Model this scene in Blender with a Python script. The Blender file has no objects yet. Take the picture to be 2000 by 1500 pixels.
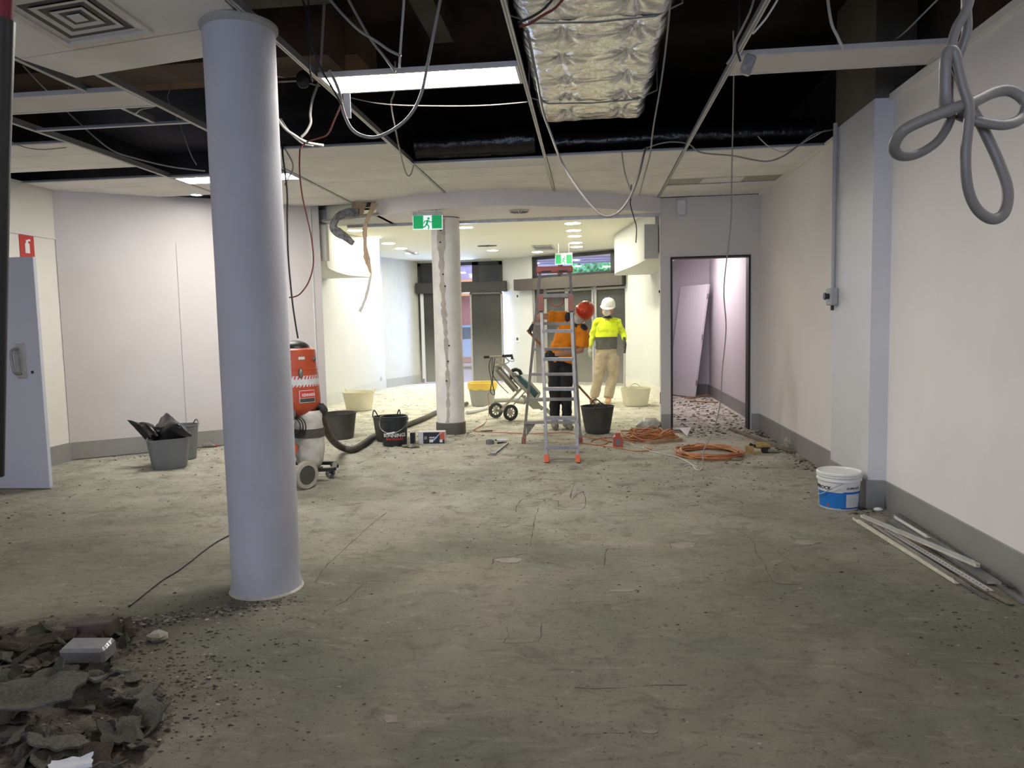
import bpy, math, random
from mathutils import Vector, Matrix, noise
random.seed(7)
R = math.radians
SC = bpy.context.scene
COL = SC.collection
# ------------------------------------------------------------------ camera
F = 1410.14
AX = Vector((0.994137, 0.012687, 0.10738))     # world X, Y, Z in camera space
AY = Vector((0.105951, 0.08392, -0.990824))
AZ = Vector((-0.021582, 0.996392, 0.082084))
H = 1.4
cd = bpy.data.cameras.new('camera'); cam = bpy.data.objects.new('camera', cd); COL.objects.link(cam)
cd.sensor_width = 36; cd.lens = F * 36 / 2000; cd.clip_start = 0.05; cd.clip_end = 300
cam.matrix_world = Matrix.Translation((0, 0, H)) @ Matrix((AX, AY, AZ)).to_4x4()
SC.camera = cam
# ------------------------------------------------------------------ exposure, world, big lights
SC.view_settings.view_transform = 'Standard'; SC.view_settings.look = 'None'
SC.view_settings.exposure = 0.12; SC.view_settings.gamma = 1; SC.view_settings.use_curve_mapping = False
cy = SC.cycles
cy.max_bounces = 7; cy.diffuse_bounces = 4; cy.glossy_bounces = 3; cy.transmission_bounces = 5; cy.volume_bounces = 1
cy.transparent_max_bounces = 8; cy.sample_clamp_indirect = 4; cy.sample_clamp_direct = 0
cy.caustics_reflective = False; cy.caustics_refractive = False; cy.use_denoising = True
cy.use_adaptive_sampling = True; cy.adaptive_threshold = 0.02
W = bpy.data.worlds.new('sky'); SC.world = W; W.use_nodes = True
wn = W.node_tree.nodes; bg = wn['Background']; bg.inputs[0].default_value = (0.66, 0.78, 1.0, 1); bg.inputs[1].default_value = 3.2

def area(name, loc, rot, sx, sy, power, color):
    l = bpy.data.lights.new(name, 'AREA'); l.shape = 'RECTANGLE'; l.size = sx; l.size_y = sy; l.energy = power; l.color = color
    o = bpy.data.objects.new(name, l); COL.objects.link(o); o.location = loc; o.rotation_euler = rot
    return o
E_TROFFER = 72.0; E_BEHIND = 9.5; E_DOWN = 175.0
# daylight through the shop window in the wall behind the photographer
area('rear_window_daylight', (-1.5, -8.7, 1.5), (R(95), 0, 0), 7.0, 2.4, 120, (0.52, 0.64, 1.0))
# daylight through the far shopfronts
area('shopfront_daylight', (-2.6, 17.9, 1.6), (R(-90), 0, 0), 1.0, 2.2, 380, (0.50, 0.64, 1.0))

# ------------------------------------------------------------------ helpers
def ray(px, py):
    d = Vector(((px - 1000) / F, (750 - py) / F, -1.0))
    return Vector((AX.dot(d), AY.dot(d), AZ.dot(d)))
def fl(px, py, z=0.0):
    w = ray(px, py); t = (z - H) / w.z; return Vector((w.x * t, w.y * t, z))
def at(px, py, Y):
    w = ray(px, py); t = Y / w.y; return Vector((w.x * t, Y, w.z * t + H))
def atx(px, py, X):
    w = ray(px, py); t = X / w.x; return Vector((X, w.y * t, w.z * t + H))

def link_nodes(m): return m.node_tree.nodes, m.node_tree.links
def mat(name, col, rough=0.6, metal=0.0, var=0.0, vscale=6.0, bump=0.0, bscale=30.0, col2=None, emit=None, espow=0, alpha=None, spec=None, detail=4.0, trans=0, gen=False):
    m = bpy.data.materials.new(name); m.use_nodes = True
    n, l = link_nodes(m); b = n['Principled BSDF']
    b.inputs['Base Color'].default_value = (*col, 1); b.inputs['Roughness'].default_value = rough; b.inputs['Metallic'].default_value = metal
    if spec is not None: b.inputs['Specular IOR Level'].default_value = spec
    if trans: b.inputs['Transmission Weight'].default_value = trans
    tc = n.new('ShaderNodeTexCoord')
    if var or col2:
        t = n.new('ShaderNodeTexNoise'); t.inputs['Scale'].default_value = vscale; t.inputs['Detail'].default_value = detail
        l.new(tc.outputs['Object'], t.inputs['Vector'])
        r = n.new('ShaderNodeValToRGB'); r.color_ramp.elements[0].position = 0.35; r.color_ramp.elements[1].position = 0.65
        c2 = col2 if col2 else tuple(min(1, c * (1 + var)) for c in col)
        c1 = col if col2 else tuple(c * (1 - var) for c in col)
        r.color_ramp.elements[0].color = (*c1, 1); r.color_ramp.elements[1].color = (*c2, 1)
        l.new(t.outputs['Fac'], r.inputs['Fac']); l.new(r.outputs['Color'], b.inputs['Base Color'])
    if bump:
        t2 = n.new('ShaderNodeTexNoise'); t2.inputs['Scale'].default_value = bscale; t2.inputs['Detail'].default_value = 5
        l.new(tc.outputs['Object'], t2.inputs['Vector'])
        bp = n.new('ShaderNodeBump'); bp.inputs['Strength'].default_value = bump; bp.inputs['Distance'].default_value = 0.02
        l.new(t2.outputs['Fac'], bp.inputs['Height']); l.new(bp.outputs['Normal'], b.inputs['Normal'])
    if emit:
        b.inputs['Emission Color'].default_value = (*emit, 1); b.inputs['Emission Strength'].default_value = espow
    return m

class MB:
    """collects verts and faces; .M transforms what is added next; .mi is the material slot of what is added next"""
    def __init__(s): s.v = []; s.f = []; s.m = []; s.M = Matrix.Identity(4); s.mi = 0
    def add(s, vs, fs):
        b = len(s.v); M = s.M
        s.v += [tuple(M @ Vector(p)) for p in vs]
        s.f += [tuple(b + i for i in f) for f in fs]; s.m += [s.mi] * len(fs); return s
    def box(s, x0, x1, y0, y1, z0, z1):
        vs = [(x, y, z) for x in (x0, x1) for y in (y0, y1) for z in (z0, z1)]
        return s.add(vs, [(0, 1, 3, 2), (4, 6, 7, 5), (0, 4, 5, 1), (2, 3, 7, 6), (0, 2, 6, 4), (1, 5, 7, 3)])
    def bev(s, x0, x1, y0, y1, z0, z1, b=0.005):
        # box with chamfered vertical and top edges
        def ring(z, i): return [(x0 + i, y0, z), (x1 - i, y0, z), (x1, y0 + i, z), (x1, y1 - i, z), (x1 - i, y1, z), (x0 + i, y1, z), (x0, y1 - i, z), (x0, y0 + i, z)]
        def rin(z): return [(x0 + b, y0 + b, z), (x1 - b, y0 + b, z), (x1 - b, y0 + b, z), (x1 - b, y1 - b, z), (x1 - b, y1 - b, z), (x0 + b, y1 - b, z), (x0 + b, y1 - b, z), (x0 + b, y0 + b, z)]
        return s.loft([rin(z0), ring(z0 + b, b), ring(z1 - b, b), rin(z1)])
    def loft(s, rings, caps=True, closed=True):
        n = len(rings[0]); vs = [p for r in rings for p in r]; fs = []
        for i in range(len(rings) - 1):
            for j in range(n if closed else n - 1):
                k = (j + 1) % n; fs.append((i * n + j, i * n + k, (i + 1) * n + k, (i + 1) * n + j))
        if caps and closed:
            fs.append(tuple(range(n - 1, -1, -1))); o = (len(rings) - 1) * n; fs.append(tuple(o + j for j in range(n)))
        return s.add(vs, fs)
    def tube(s, pts, r, n=8, caps=True, flat=1.0, closed=False, up=None):
        pts = [Vector(p) for p in pts]; N = len(pts)
        rs = list(r) if isinstance(r, (list, tuple)) else [r] * N
        rings = []; nrm = None
        for i in range(N):
            if closed: t = pts[(i + 1) % N] - pts[i - 1]
            else: t = pts[min(i + 1, N - 1)] - pts[max(i - 1, 0)]
            if t.length < 1e-9: t = Vector((0, 0, 1))
            t.normalize()
            if nrm is None:
                a = Vector(up) if up else (Vector((0, 0, 1)) if abs(t.z) < 0.9 else Vector((1, 0, 0)))
                nrm = a - t * a.dot(t)
            else: nrm = nrm - t * nrm.dot(t)
            if nrm.length < 1e-6: nrm = t.orthogonal()
            nrm.normalize(); bn = t.cross(nrm)
            rings.append([tuple(pts[i] + nrm * (math.cos(2 * math.pi * k / n) * rs[i] * flat) + bn * (math.sin(2 * math.pi * k / n) * rs[i])) for k in range(n)])
        if closed: rings.append(rings[0]); return s.loft(rings, caps=False)
        return s.loft(rings, caps=caps)
    def cyl(s, a, b, r, r2=None, n=16): return s.tube([a, b], [r, r if r2 is None else r2], n=n)
    def lathe(s, prof, n=32, c=(0, 0, 0), arc=1.0, caps=False):
        rings = []
        for (r, z) in prof:
            rings.append([(c[0] + r * math.cos(2 * math.pi * k / n), c[1] + r * math.sin(2 * math.pi * k / n), c[2] + z) for k in range(n)])
        return s.loft(rings, caps=caps)
    def prism(s, pts, axis, a, b):
        """polygon pts (2D) swept along axis 0/1/2 from a to b"""
        def P(u, v, w): return {0: (w, u, v), 1: (u, w, v), 2: (u, v, w)}[axis]
        return s.loft([[P(u, v, a) for u, v in pts], [P(u, v, b) for u, v in pts]])
    def sphere(s, c, rx, ry=None, rz=None, n=12, m=8):
        ry = rx if ry is None else ry; rz = rx if rz is None else rz
        rings = []
        for i in range(m + 1):
            a = math.pi * (i + 0.001) / (m + 0.002) - math.pi / 2; q = math.cos(a)
            rings.append([(c[0] + rx * q * math.cos(2 * math.pi * k / n), c[1] + ry * q * math.sin(2 * math.pi * k / n), c[2] + rz * math.sin(a)) for k in range(n)])
        return s.loft(rings)
    def beam(s, a, b, w, h, up=(0, 0, 1)):
        a = Vector(a); b = Vector(b); t = (b - a).normalized(); u = Vector(up); u = (u - t * u.dot(t))
        if u.length < 1e-5: u = t.orthogonal()
        u.normalize(); sd = t.cross(u)
        rr = lambda p: [tuple(p + sd * (i * w / 2) + u * (j * h / 2)) for i, j in ((-1, -1), (1, -1), (1, 1), (-1, 1))]
        return s.loft([rr(a), rr(b)])

def mesh_of(name, mb, mats, smooth=False):
    me = bpy.data.meshes.new(name); me.from_pydata(mb.v, [], mb.f)
    for m in (mats if isinstance(mats, (list, tuple)) else [mats]): me.materials.append(m)
    if any(mb.m): me.polygons.foreach_set('material_index', mb.m)
    me.update()
    if smooth:
        me.polygons.foreach_set('use_smooth', [True] * len(me.polygons))
        if smooth != 'all': me.set_sharp_from_angle(angle=R(40))
    return me
def obj(name, mb, mats, parent=None, smooth=False, label=None, loc=None, world=True, me=None):
    """one mesh object; when parented and world=True its verts are world coordinates"""
    me = me or mesh_of(name, mb, mats, smooth)
    o = bpy.data.objects.new(name, me); COL.objects.link(o)
    if parent:
        o.parent = parent
        if world and parent.parent is None and parent.type == 'EMPTY': o.location = -Vector(parent.location)
    if loc: o.location = loc
    if label: o['label'] = label
    return o
def tag(o, label, cat, group=None, kind=None):
    if label: o['label'] = label
    if cat: o['category'] = cat
    if group: o['group'] = group
    if kind: o['kind'] = kind
    return o
def thing(name, label, cat, loc=(0, 0, 0), rz=0, group=None):
    o = bpy.data.objects.new(name, None); COL.objects.link(o); o.empty_display_size = 0.1
    o.location = loc; o.rotation_euler = (0, 0, rz); return tag(o, label, cat, group)
def struct(name, mb, mats, parent=None, smooth=False, loc=None):
    o = obj(name, mb, mats, parent, smooth, loc=loc)
    if not parent: o['kind'] = 'structure'
    return o
def sempty(name, loc=(0, 0, 0)):
    o = bpy.data.objects.new(name, None); COL.objects.link(o); o.location = loc; o['kind'] = 'structure'; return o
def catmull(pts, n=8, closed=False):
    P = [Vector(p) for p in pts]; out = []; N = len(P)
    rng = range(N) if closed else range(N - 1)
    for i in rng:
        if closed: a, b, c, d = P[i - 1], P[i], P[(i + 1) % N], P[(i + 2) % N]
        else: a, b, c, d = P[max(i - 1, 0)], P[i], P[i + 1], P[min(i + 2, N - 1)]
        for k in range(n):
            t = k / n
            out.append(0.5 * ((2 * b) + (c - a) * t + (2 * a - 5 * b + 4 * c - d) * t * t + (3 * b - a - 3 * c + d) * t ** 3))
    if not closed: out.append(P[-1])
    return out
def text_mesh(txt, size, depth=0.0008, bold=False, align='CENTER', sx=1.0):
    c = bpy.data.curves.new('lettering', 'FONT'); c.body = txt; c.size = size; c.extrude = depth; c.align_x = align; c.resolution_u = 3
    if bold: c.offset = size * 0.018
    o = bpy.data.objects.new('lettering_source', c); COL.objects.link(o)
    dg = bpy.context.evaluated_depsgraph_get(); dg.update()
    me = bpy.data.meshes.new_from_object(o.evaluated_get(dg)); bpy.data.objects.remove(o); bpy.data.curves.remove(c)
    return me
def text_on(name, txt, size, M, m, parent, bend=0, sx=1.0, bold=True, loc=None):
    """lettering laid flat at matrix M (x right, z up, facing -y); bend>0 wraps it round a cylinder of that radius centred at M"""
    me = text_mesh(txt, size, bold=bold)
    for v in me.vertices:
        x, y, z = v.co.x * sx, v.co.y, v.co.z
        if bend: a = x / bend; p = Vector((math.sin(a) * (bend + z), -math.cos(a) * (bend + z), y))
        else: p = Vector((x, -z, y))
        v.co = M @ p
    me.materials.clear(); me.materials.append(m)
    o = obj(name, None, None, parent, me=me, world=False)
    return o

# ------------------------------------------------------------------ materials
def wallmat(name, col, v=0.03, rough=0.75): return mat(name, col, rough, var=v, vscale=1.3, bump=0.04, bscale=90)
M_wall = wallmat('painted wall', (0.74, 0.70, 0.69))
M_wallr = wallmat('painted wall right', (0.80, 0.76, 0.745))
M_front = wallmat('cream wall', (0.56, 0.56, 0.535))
M_white = mat('white gloss paint', (0.60, 0.60, 0.62), 0.45, var=0.03, vscale=2, bump=0.03, bscale=40)
M_skirt = mat('grey skirting', (0.27, 0.265, 0.25), 0.5, var=0.06, vscale=3)
M_col = mat('column render', (0.44, 0.435, 0.48), 0.7, var=0.05, vscale=3.0, bump=0.10, bscale=25)
M_col2 = mat('scarred column render', (0.86, 0.84, 0.80), 0.8, var=0.07, vscale=5.0, bump=0.25, bscale=18)
M_scar = mat('exposed mortar', (0.50, 0.46, 0.40), 0.95, var=0.12, vscale=12, bump=0.5, bscale=50)
M_tile = mat('ceiling tile', (0.84, 0.82, 0.77), 0.9, var=0.05, vscale=3, bump=0.25, bscale=140)
M_tee = mat('white grid steel', (0.55, 0.54, 0.52), 0.45, 0.3, var=0.08, vscale=9)
M_teed = mat('galvanised web', (0.30, 0.31, 0.32), 0.5, 0.6)
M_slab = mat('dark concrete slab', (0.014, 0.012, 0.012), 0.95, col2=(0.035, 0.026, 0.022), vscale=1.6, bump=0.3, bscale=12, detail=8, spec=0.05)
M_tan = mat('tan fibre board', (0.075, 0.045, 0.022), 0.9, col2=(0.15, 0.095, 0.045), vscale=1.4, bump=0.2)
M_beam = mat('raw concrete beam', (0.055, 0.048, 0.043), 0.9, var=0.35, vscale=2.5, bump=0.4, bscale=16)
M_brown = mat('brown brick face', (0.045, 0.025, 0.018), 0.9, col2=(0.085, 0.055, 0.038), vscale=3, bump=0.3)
M_raw2 = mat('cornice paint', (0.33, 0.32, 0.31), 0.8)
M_raw = mat('unpainted render', (0.11, 0.095, 0.078), 0.9, var=0.15, vscale=3, bump=0.2)
M_black = mat('black plastic', (0.012, 0.012, 0.013), 0.45, var=0.2)
M_dark = mat('dark aluminium', (0.018, 0.015, 0.014), 0.5, 0.2)
M_darkf = mat('dark brown door head', (0.014, 0.011, 0.01), 0.5)
M_blackfoil = mat('black duct wrap', (0.008, 0.008, 0.009), 0.25, bump=0.8, bscale=9)
M_foil = mat('silver foil', (0.84, 0.86, 0.90), 0.24, 1.0, bump=0.25, bscale=45)
M_galv = mat('galvanised steel', (0.42, 0.42, 0.42), 0.4, 0.8, var=0.12, vscale=12)
M_alu = mat('aluminium', (0.27, 0.26, 0.265), 0.45, 0.55, var=0.12, vscale=25)
M_aludust = mat('dusty aluminium', (0.30, 0.285, 0.27), 0.6, 0.4, var=0.12, vscale=20)
M_creamst = mat('cream painted steel', (0.70, 0.65, 0.54), 0.5, 0.2, var=0.12, vscale=14)
M_orange = mat('orange plastic', (0.72, 0.11, 0.025), 0.4, var=0.08)
M_redo = mat('orange red steel', (0.44, 0.07, 0.025), 0.4, var=0.1, vscale=6)
M_red = mat('red plastic', (0.45, 0.03, 0.025), 0.4)
M_pinkred = mat('faded red plastic', (0.38, 0.16, 0.13), 0.6, var=0.1)
M_rubber = mat('black rubber', (0.02, 0.02, 0.02), 0.75, var=0.2, vscale=20)
M_tub = mat('dark grey rubber tub', (0.060, 0.056, 0.050), 0.7, var=0.12, vscale=8, bump=0.05)
M_tubg = mat('grey plastic tub', (0.16, 0.165, 0.17), 0.55, var=0.08, vscale=5, bump=0.05)
M_tubl = mat('pale grey tub', (0.30, 0.30, 0.27), 0.6, var=0.06, vscale=5)
M_cream = mat('cream plastic tub', (0.72, 0.68, 0.50), 0.6, var=0.05, vscale=5)
M_green = mat('dark green bucket', (0.018, 0.026, 0.028), 0.4, var=0.1, vscale=6)
M_yellow = mat('yellow plastic', (0.85, 0.55, 0.01), 0.45, var=0.05)
M_pail = mat('white pail plastic', (0.70, 0.70, 0.68), 0.35, var=0.04, vscale=8)
M_blue = mat('blue print', (0.01, 0.16, 0.50), 0.4)
M_bluel = mat('dark blue print', (0.03, 0.06, 0.35), 0.4)
M_ink = mat('black ink', (0.01, 0.01, 0.015), 0.5)
M_wprint = mat('white print', (0.75, 0.75, 0.75), 0.5)
M_rprint = mat('red print', (0.55, 0.05, 0.04), 0.5)
M_label = mat('paper label', (0.62, 0.62, 0.64), 0.6, var=0.06, vscale=30)
M_cable = mat('grey cable', (0.28, 0.26, 0.24), 0.55)
M_cablel = mat('white cable', (0.60, 0.57, 0.52), 0.5)
M_cablek = mat('black cable', (0.012, 0.011, 0.012), 0.45)
M_cabler = mat('dark red cable', (0.16, 0.018, 0.015), 0.45)
M_cord = mat('orange cord', (0.50, 0.20, 0.08), 0.5, var=0.2, vscale=8)
M_conduit = mat('grey conduit', (0.36, 0.37, 0.38), 0.5)
M_wood = mat('raw timber', (0.33, 0.22, 0.13), 0.8, var=0.2, vscale=10, bump=0.1)
M_woodg = mat('weathered timber', (0.20, 0.165, 0.13), 0.85, var=0.2, vscale=8, bump=0.15)
M_brick = mat('brown brick', (0.115, 0.088, 0.078), 0.95, var=0.15, vscale=8, bump=0.4, bscale=40)
M_rub1 = mat('grey green vinyl scrap', (0.085, 0.08, 0.062), 0.85, var=0.3, vscale=9, bump=0.4, bscale=22)
M_rub2 = mat('brown vinyl scrap', (0.075, 0.058, 0.045), 0.9, var=0.3, vscale=9, bump=0.4, bscale=22)
M_rub3 = mat('dark scrap', (0.04, 0.036, 0.03), 0.9, var=0.3, vscale=12, bump=0.3)
M_rub4 = mat('pale mortar scrap', (0.36, 0.33, 0.28), 0.9, var=0.15, vscale=12, bump=0.3)
M_bagk = mat('black plastic bag', (0.008, 0.008, 0.01), 0.22, bump=0.25, bscale=12)
M_clear = mat('clear plastic wrap', (0.24, 0.24, 0.25), 0.18, bump=0.5, bscale=18, spec=0.8)
M_bagw = mat('dusty clear bag', (0.50, 0.48, 0.43), 0.35, var=0.22, vscale=9, bump=0.35, bscale=10)
M_skin = mat('skin', (0.50, 0.27, 0.18), 0.55, var=0.05)
M_hair = mat('dark hair', (0.02, 0.014, 0.01), 0.8)
M_mask = mat('white dust mask', (0.66, 0.63, 0.56), 0.8, bump=0.1)
M_helw = mat('white helmet', (0.78, 0.78, 0.77), 0.3)
M_helr = mat('orange red helmet', (0.75, 0.07, 0.02), 0.3)
M_gk = mat('black glove', (0.02, 0.018, 0.018), 0.7)
M_gg = mat('dark grey glove', (0.09, 0.085, 0.075), 0.8)
M_gp = mat('pale work glove', (0.40, 0.38, 0.31), 0.85, var=0.1)
M_khaki = mat('khaki cloth', (0.42, 0.34, 0.22), 0.9, var=0.12, vscale=7, bump=0.25, bscale=14)
M_trk = mat('black trouser cloth', (0.018, 0.018, 0.02), 0.85, var=0.2, bump=0.2, bscale=14)
M_ora = mat('orange shirt cloth', (0.86, 0.27, 0.01), 0.85, var=0.08, vscale=6, bump=0.3, bscale=12)
M_navy = mat('dark navy cloth', (0.035, 0.04, 0.055), 0.85, var=0.1)
M_shoe = mat('dusty boot leather', (0.28, 0.24, 0.19), 0.85, var=0.25, vscale=12)
M_shoeo = mat('tan boot leather', (0.55, 0.28, 0.12), 0.8, var=0.15, vscale=12)
M_teal = mat('teal tool housing', (0.02, 0.10, 0.11), 0.45, var=0.1)
M_cframe = mat('dusty cream frame', (0.48, 0.45, 0.34), 0.65, 0.1, var=0.12, vscale=15)
M_steel = mat('dull steel', (0.24, 0.23, 0.22), 0.45, 0.7, var=0.2, vscale=18)
M_sgreen = mat('exit sign green', (0.0, 0.30, 0.09), 0.4, emit=(0.0, 0.45, 0.14), espow=0.35)
M_swhite = mat('exit sign white', (0.8, 0.85, 0.85), 0.4, emit=(0.8, 0.95, 1.0), espow=0.5)
M_lit = mat('lit diffuser', (0.9, 0.9, 0.9), 0.5, emit=(1.0, 0.96, 0.90), espow=E_TROFFER)
M_litb = mat('lit diffuser behind', (0.9, 0.9, 0.9), 0.5, emit=(1.0, 0.95, 0.92), espow=E_BEHIND)
M_down = mat('lit downlight', (0.9, 0.9, 0.8), 0.5, emit=(1.0, 0.965, 0.78), espow=E_DOWN)
M_tubelit = mat('lit tube', (0.9, 0.9, 0.9), 0.5, emit=(1.0, 0.90, 0.93), espow=26)
M_unlit = mat('unlit diffuser', (0.60, 0.57, 0.55), 0.5, var=0.03, vscale=3)
M_street = mat('street paving', (0.42, 0.33, 0.38), 0.9, var=0.1)
M_facade = mat('red brown facade', (0.42, 0.17, 0.13), 0.85, var=0.12, vscale=2)
M_orband = mat('orange fascia', (0.75, 0.30, 0.12), 0.7)
M_soffit = mat('lavender soffit board', (0.55, 0.52, 0.68), 0.7)
M_leaf = mat('green leaves', (0.10, 0.42, 0.14), 0.7, var=0.5, vscale=5)
M_car = mat('pale blue car paint', (0.40, 0.50, 0.62), 0.25)
M_carg = mat('car glass', (0.05, 0.07, 0.1), 0.1)
M_filmk = mat('black film', (0.012, 0.012, 0.012), 0.6, col2=(0.024, 0.024, 0.022), vscale=2.5, bump=0.15, bscale=4)
# clear glass: light passes straight through, faint reflection
M_glass = bpy.data.materials.new('clear glass'); M_glass.use_nodes = True
n, l = link_nodes(M_glass); n.remove(n['Principled BSDF'])
g = n.new('ShaderNodeBsdfGlossy'); g.inputs['Roughness'].default_value = 0.03; tr = n.new('ShaderNodeBsdfTransparent'); tr.inputs[0].default_value = (0.93, 0.95, 1, 1)
mx = n.new('ShaderNodeMixShader'); mx.inputs[0].default_value = 0.07
l.new(tr.outputs[0], mx.inputs[1]); l.new(g.outputs[0], mx.inputs[2]); l.new(mx.outputs[0], n['Material Output'].inputs[0])

def floor_material():
    m = bpy.data.materials.new('scraped concrete floor'); m.use_nodes = True
    n, l = link_nodes(m); b = n['Principled BSDF']; b.inputs['Roughness'].default_value = 0.97; b.inputs['Specular IOR Level'].default_value = 0.12
    tc = n.new('ShaderNodeTexCoord'); P = tc.outputs['Object']
    def noi(scale, det, vec=None, dist=0.0, rough=0.55):
        t = n.new('ShaderNodeTexNoise'); t.inputs['Scale'].default_value = scale; t.inputs['Detail'].default_value = det; t.inputs['Distortion'].default_value = dist
        t.inputs['Roughness'].default_value = rough
        l.new(vec or P, t.inputs['Vector']); return t.outputs['Fac']
    def ramp(fac, *st):
        r = n.new('ShaderNodeValToRGB'); e = r.color_ramp.elements
        while len(e) < len(st): e.new(0.5)
        for k, (p, c) in enumerate(st): e[k].position = p; e[k].color = (*c, 1)
        l.new(fac, r.inputs['Fac']); return r.outputs['Color']
    def mix(f, a, c, mode='MIX'):
        x = n.new('ShaderNodeMixRGB'); x.blend_type = mode
        for s, v in ((0, f), (1, a), (2, c)):
            if isinstance(v, (int, float)): x.inputs[s].default_value = v
            elif isinstance(v, tuple): x.inputs[s].default_value = (*v, 1)
            else: l.new(v, x.inputs[s])
        return x.outputs[0]
    def mapr(v, a, b_, c=0.0, d=1.0):
        q = n.new('ShaderNodeMapRange'); q.inputs[1].default_value = a; q.inputs[2].default_value = b_; q.inputs[3].default_value = c; q.inputs[4].default_value = d
        l.new(v, q.inputs[0]); return q.outputs[0]
    sx = n.new('ShaderNodeSeparateXYZ'); l.new(P, sx.inputs[0])
    base = ramp(noi(0.55, 8, dist=0.6), (0.30, (0.105, 0.100, 0.076)), (0.50, (0.185, 0.172, 0.135)), (0.72, (0.275, 0.235, 0.195)))
    base = mix(mapr(noi(0.9, 7, dist=0.5), 0.44, 0.64, 0, 0.65), base, (0.125, 0.138, 0.108))           # green adhesive stains
    # dust blown over the floor around the work: the front room and the far half of the shop, with the stronger light there painted in
    wob = n.new('ShaderNodeMath'); wob.operation = 'MULTIPLY_ADD'; l.new(noi(0.7, 4), wob.inputs[0]); wob.inputs[1].default_value = 4.0; l.new(sx.outputs['Y'], wob.inputs[2])
    dust = mapr(wob.outputs[0], 6.0, 13.0, 0, 1)
    base = mix(mapr(dust, 0, 1, 0, 0.85), base, ramp(noi(3.5, 6), (0.35, (0.62, 0.58, 0.46)), (0.65, (0.86, 0.84, 0.74))))
    # scraper streaks that run across the room
    mp = n.new('ShaderNodeMapping'); mp.inputs['Scale'].default_value = (1.8, 5.0, 1); l.new(P, mp.inputs[0])
    st = noi(2.2, 9, mp.outputs[0], 1.8, 0.7)
    base = mix(mapr(st, 0.54, 0.70, 0, 0.6), base, (0.085, 0.073, 0.055)); base = mix(mapr(st, 0.44, 0.32, 0, 0.35), base, (0.36, 0.32, 0.26))
    base = mix(mapr(noi(26, 4, rough=0.7), 0.58, 0.68, 0, 0.6), base, (0.055, 0.048, 0.038)); base = mix(mapr(noi(4.5, 9, dist=0.8, rough=0.72), 0.52, 0.64, 0, 0.5), base, (0.095, 0.088, 0.07)); base = mix(mapr(noi(75, 2), 0.66, 0.72, 0, 0.7), base, (0.04, 0.036, 0.03))
    base = mix(mapr(noi(1.1, 7, dist=1.5), 0.56, 0.72, 0, 0.10), base, (0.42, 0.38, 0.35))
    l.new(base, b.inputs['Base Color'])
    h = n.new('ShaderNodeMath'); h.operation = 'ADD'; l.new(noi(9, 9, rough=0.7), h.inputs[0]); l.new(st, h.inputs[1])
    bp = n.new('ShaderNodeBump'); bp.inputs['Strength'].default_value = 0.55; bp.inputs['Distance'].default_value = 0.02
    l.new(h.outputs[0], bp.inputs['Height']); l.new(bp.outputs[0], b.inputs['Normal'])
    return m
M_floor = floor_material()

# ================================================================== STRUCTURE
XR = 2.15; YB = 9.43; ZC = 2.95; ZF = 3.0; ZS = 3.85
struct('floor', MB().box(-6.5, 2.8, -9.0, 17.3, -0.12, 0), M_floor)
# --- right wall, in two faces with a pilaster between
mb = MB().box(XR, XR + 0.14, -9.0, 5.475, 0, 2.91); struct('wall_right', mb, M_wallr)
mb = MB().box(XR, XR + 0.14, 6.3, YB + 0.16, 0, ZC + 0.02); struct('wall_right', mb, M_wallr)
struct('wall_right', MB().box(2.02, XR + 0.14, 5.475, 6.3, 0, 2.93), M_white)
struct('wall_right', MB().box(2.02, XR + 0.14, 5.475, 6.3, 2.93, ZS), M_raw)
struct('wall_right', MB().box(2.42, 2.55, -9.0, 10.0, 2.6, ZS), M_brown)
struct('trim_1', MB().box(XR - 0.035, XR + 0.27, -9.0, 5.475, 2.91, 2.955), M_tile)
struct('trim_2', MB().box(XR - 0.03, XR + 0.27, 6.3, YB, 2.93, 2.965), M_tile)
struct('baseboard_right', MB().box(XR - 0.016, XR, -9.0, 5.475, 0, 0.20), M_skirt)
struct('baseboard_right', MB().box(XR - 0.016, XR, 6.3, YB, 0, 0.20), M_skirt)
struct('baseboard_right', MB().box(2.004, 2.02, 5.475, 6.3, 0, 0.205).box(2.004, XR - 0.016, 5.459, 5.475, 0, 0.205), M_skirt)
# --- back wall with the doorway (X 1.045..2.02)
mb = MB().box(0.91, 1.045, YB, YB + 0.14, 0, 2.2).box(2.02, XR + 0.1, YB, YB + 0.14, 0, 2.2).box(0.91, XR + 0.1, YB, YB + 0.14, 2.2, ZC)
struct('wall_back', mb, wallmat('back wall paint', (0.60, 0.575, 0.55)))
struct('baseboard_back', MB().box(0.91, 1.03, YB - 0.014, YB, 0, 0.2).box(2.045, XR - 0.016, YB - 0.014, YB, 0, 0.2), M_skirt)
d2 = sempty('door_1', (1.53, YB, 0))
obj('door_frame', MB().box(1.035, 1.06, YB - 0.012, YB + 0.15, 0, 2.21).box(2.0, 2.025, YB - 0.012, YB + 0.15, 0, 2.21).box(1.06, 2.0, YB - 0.012, YB + 0.15, 2.185, 2.21), M_dark, d2)
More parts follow.
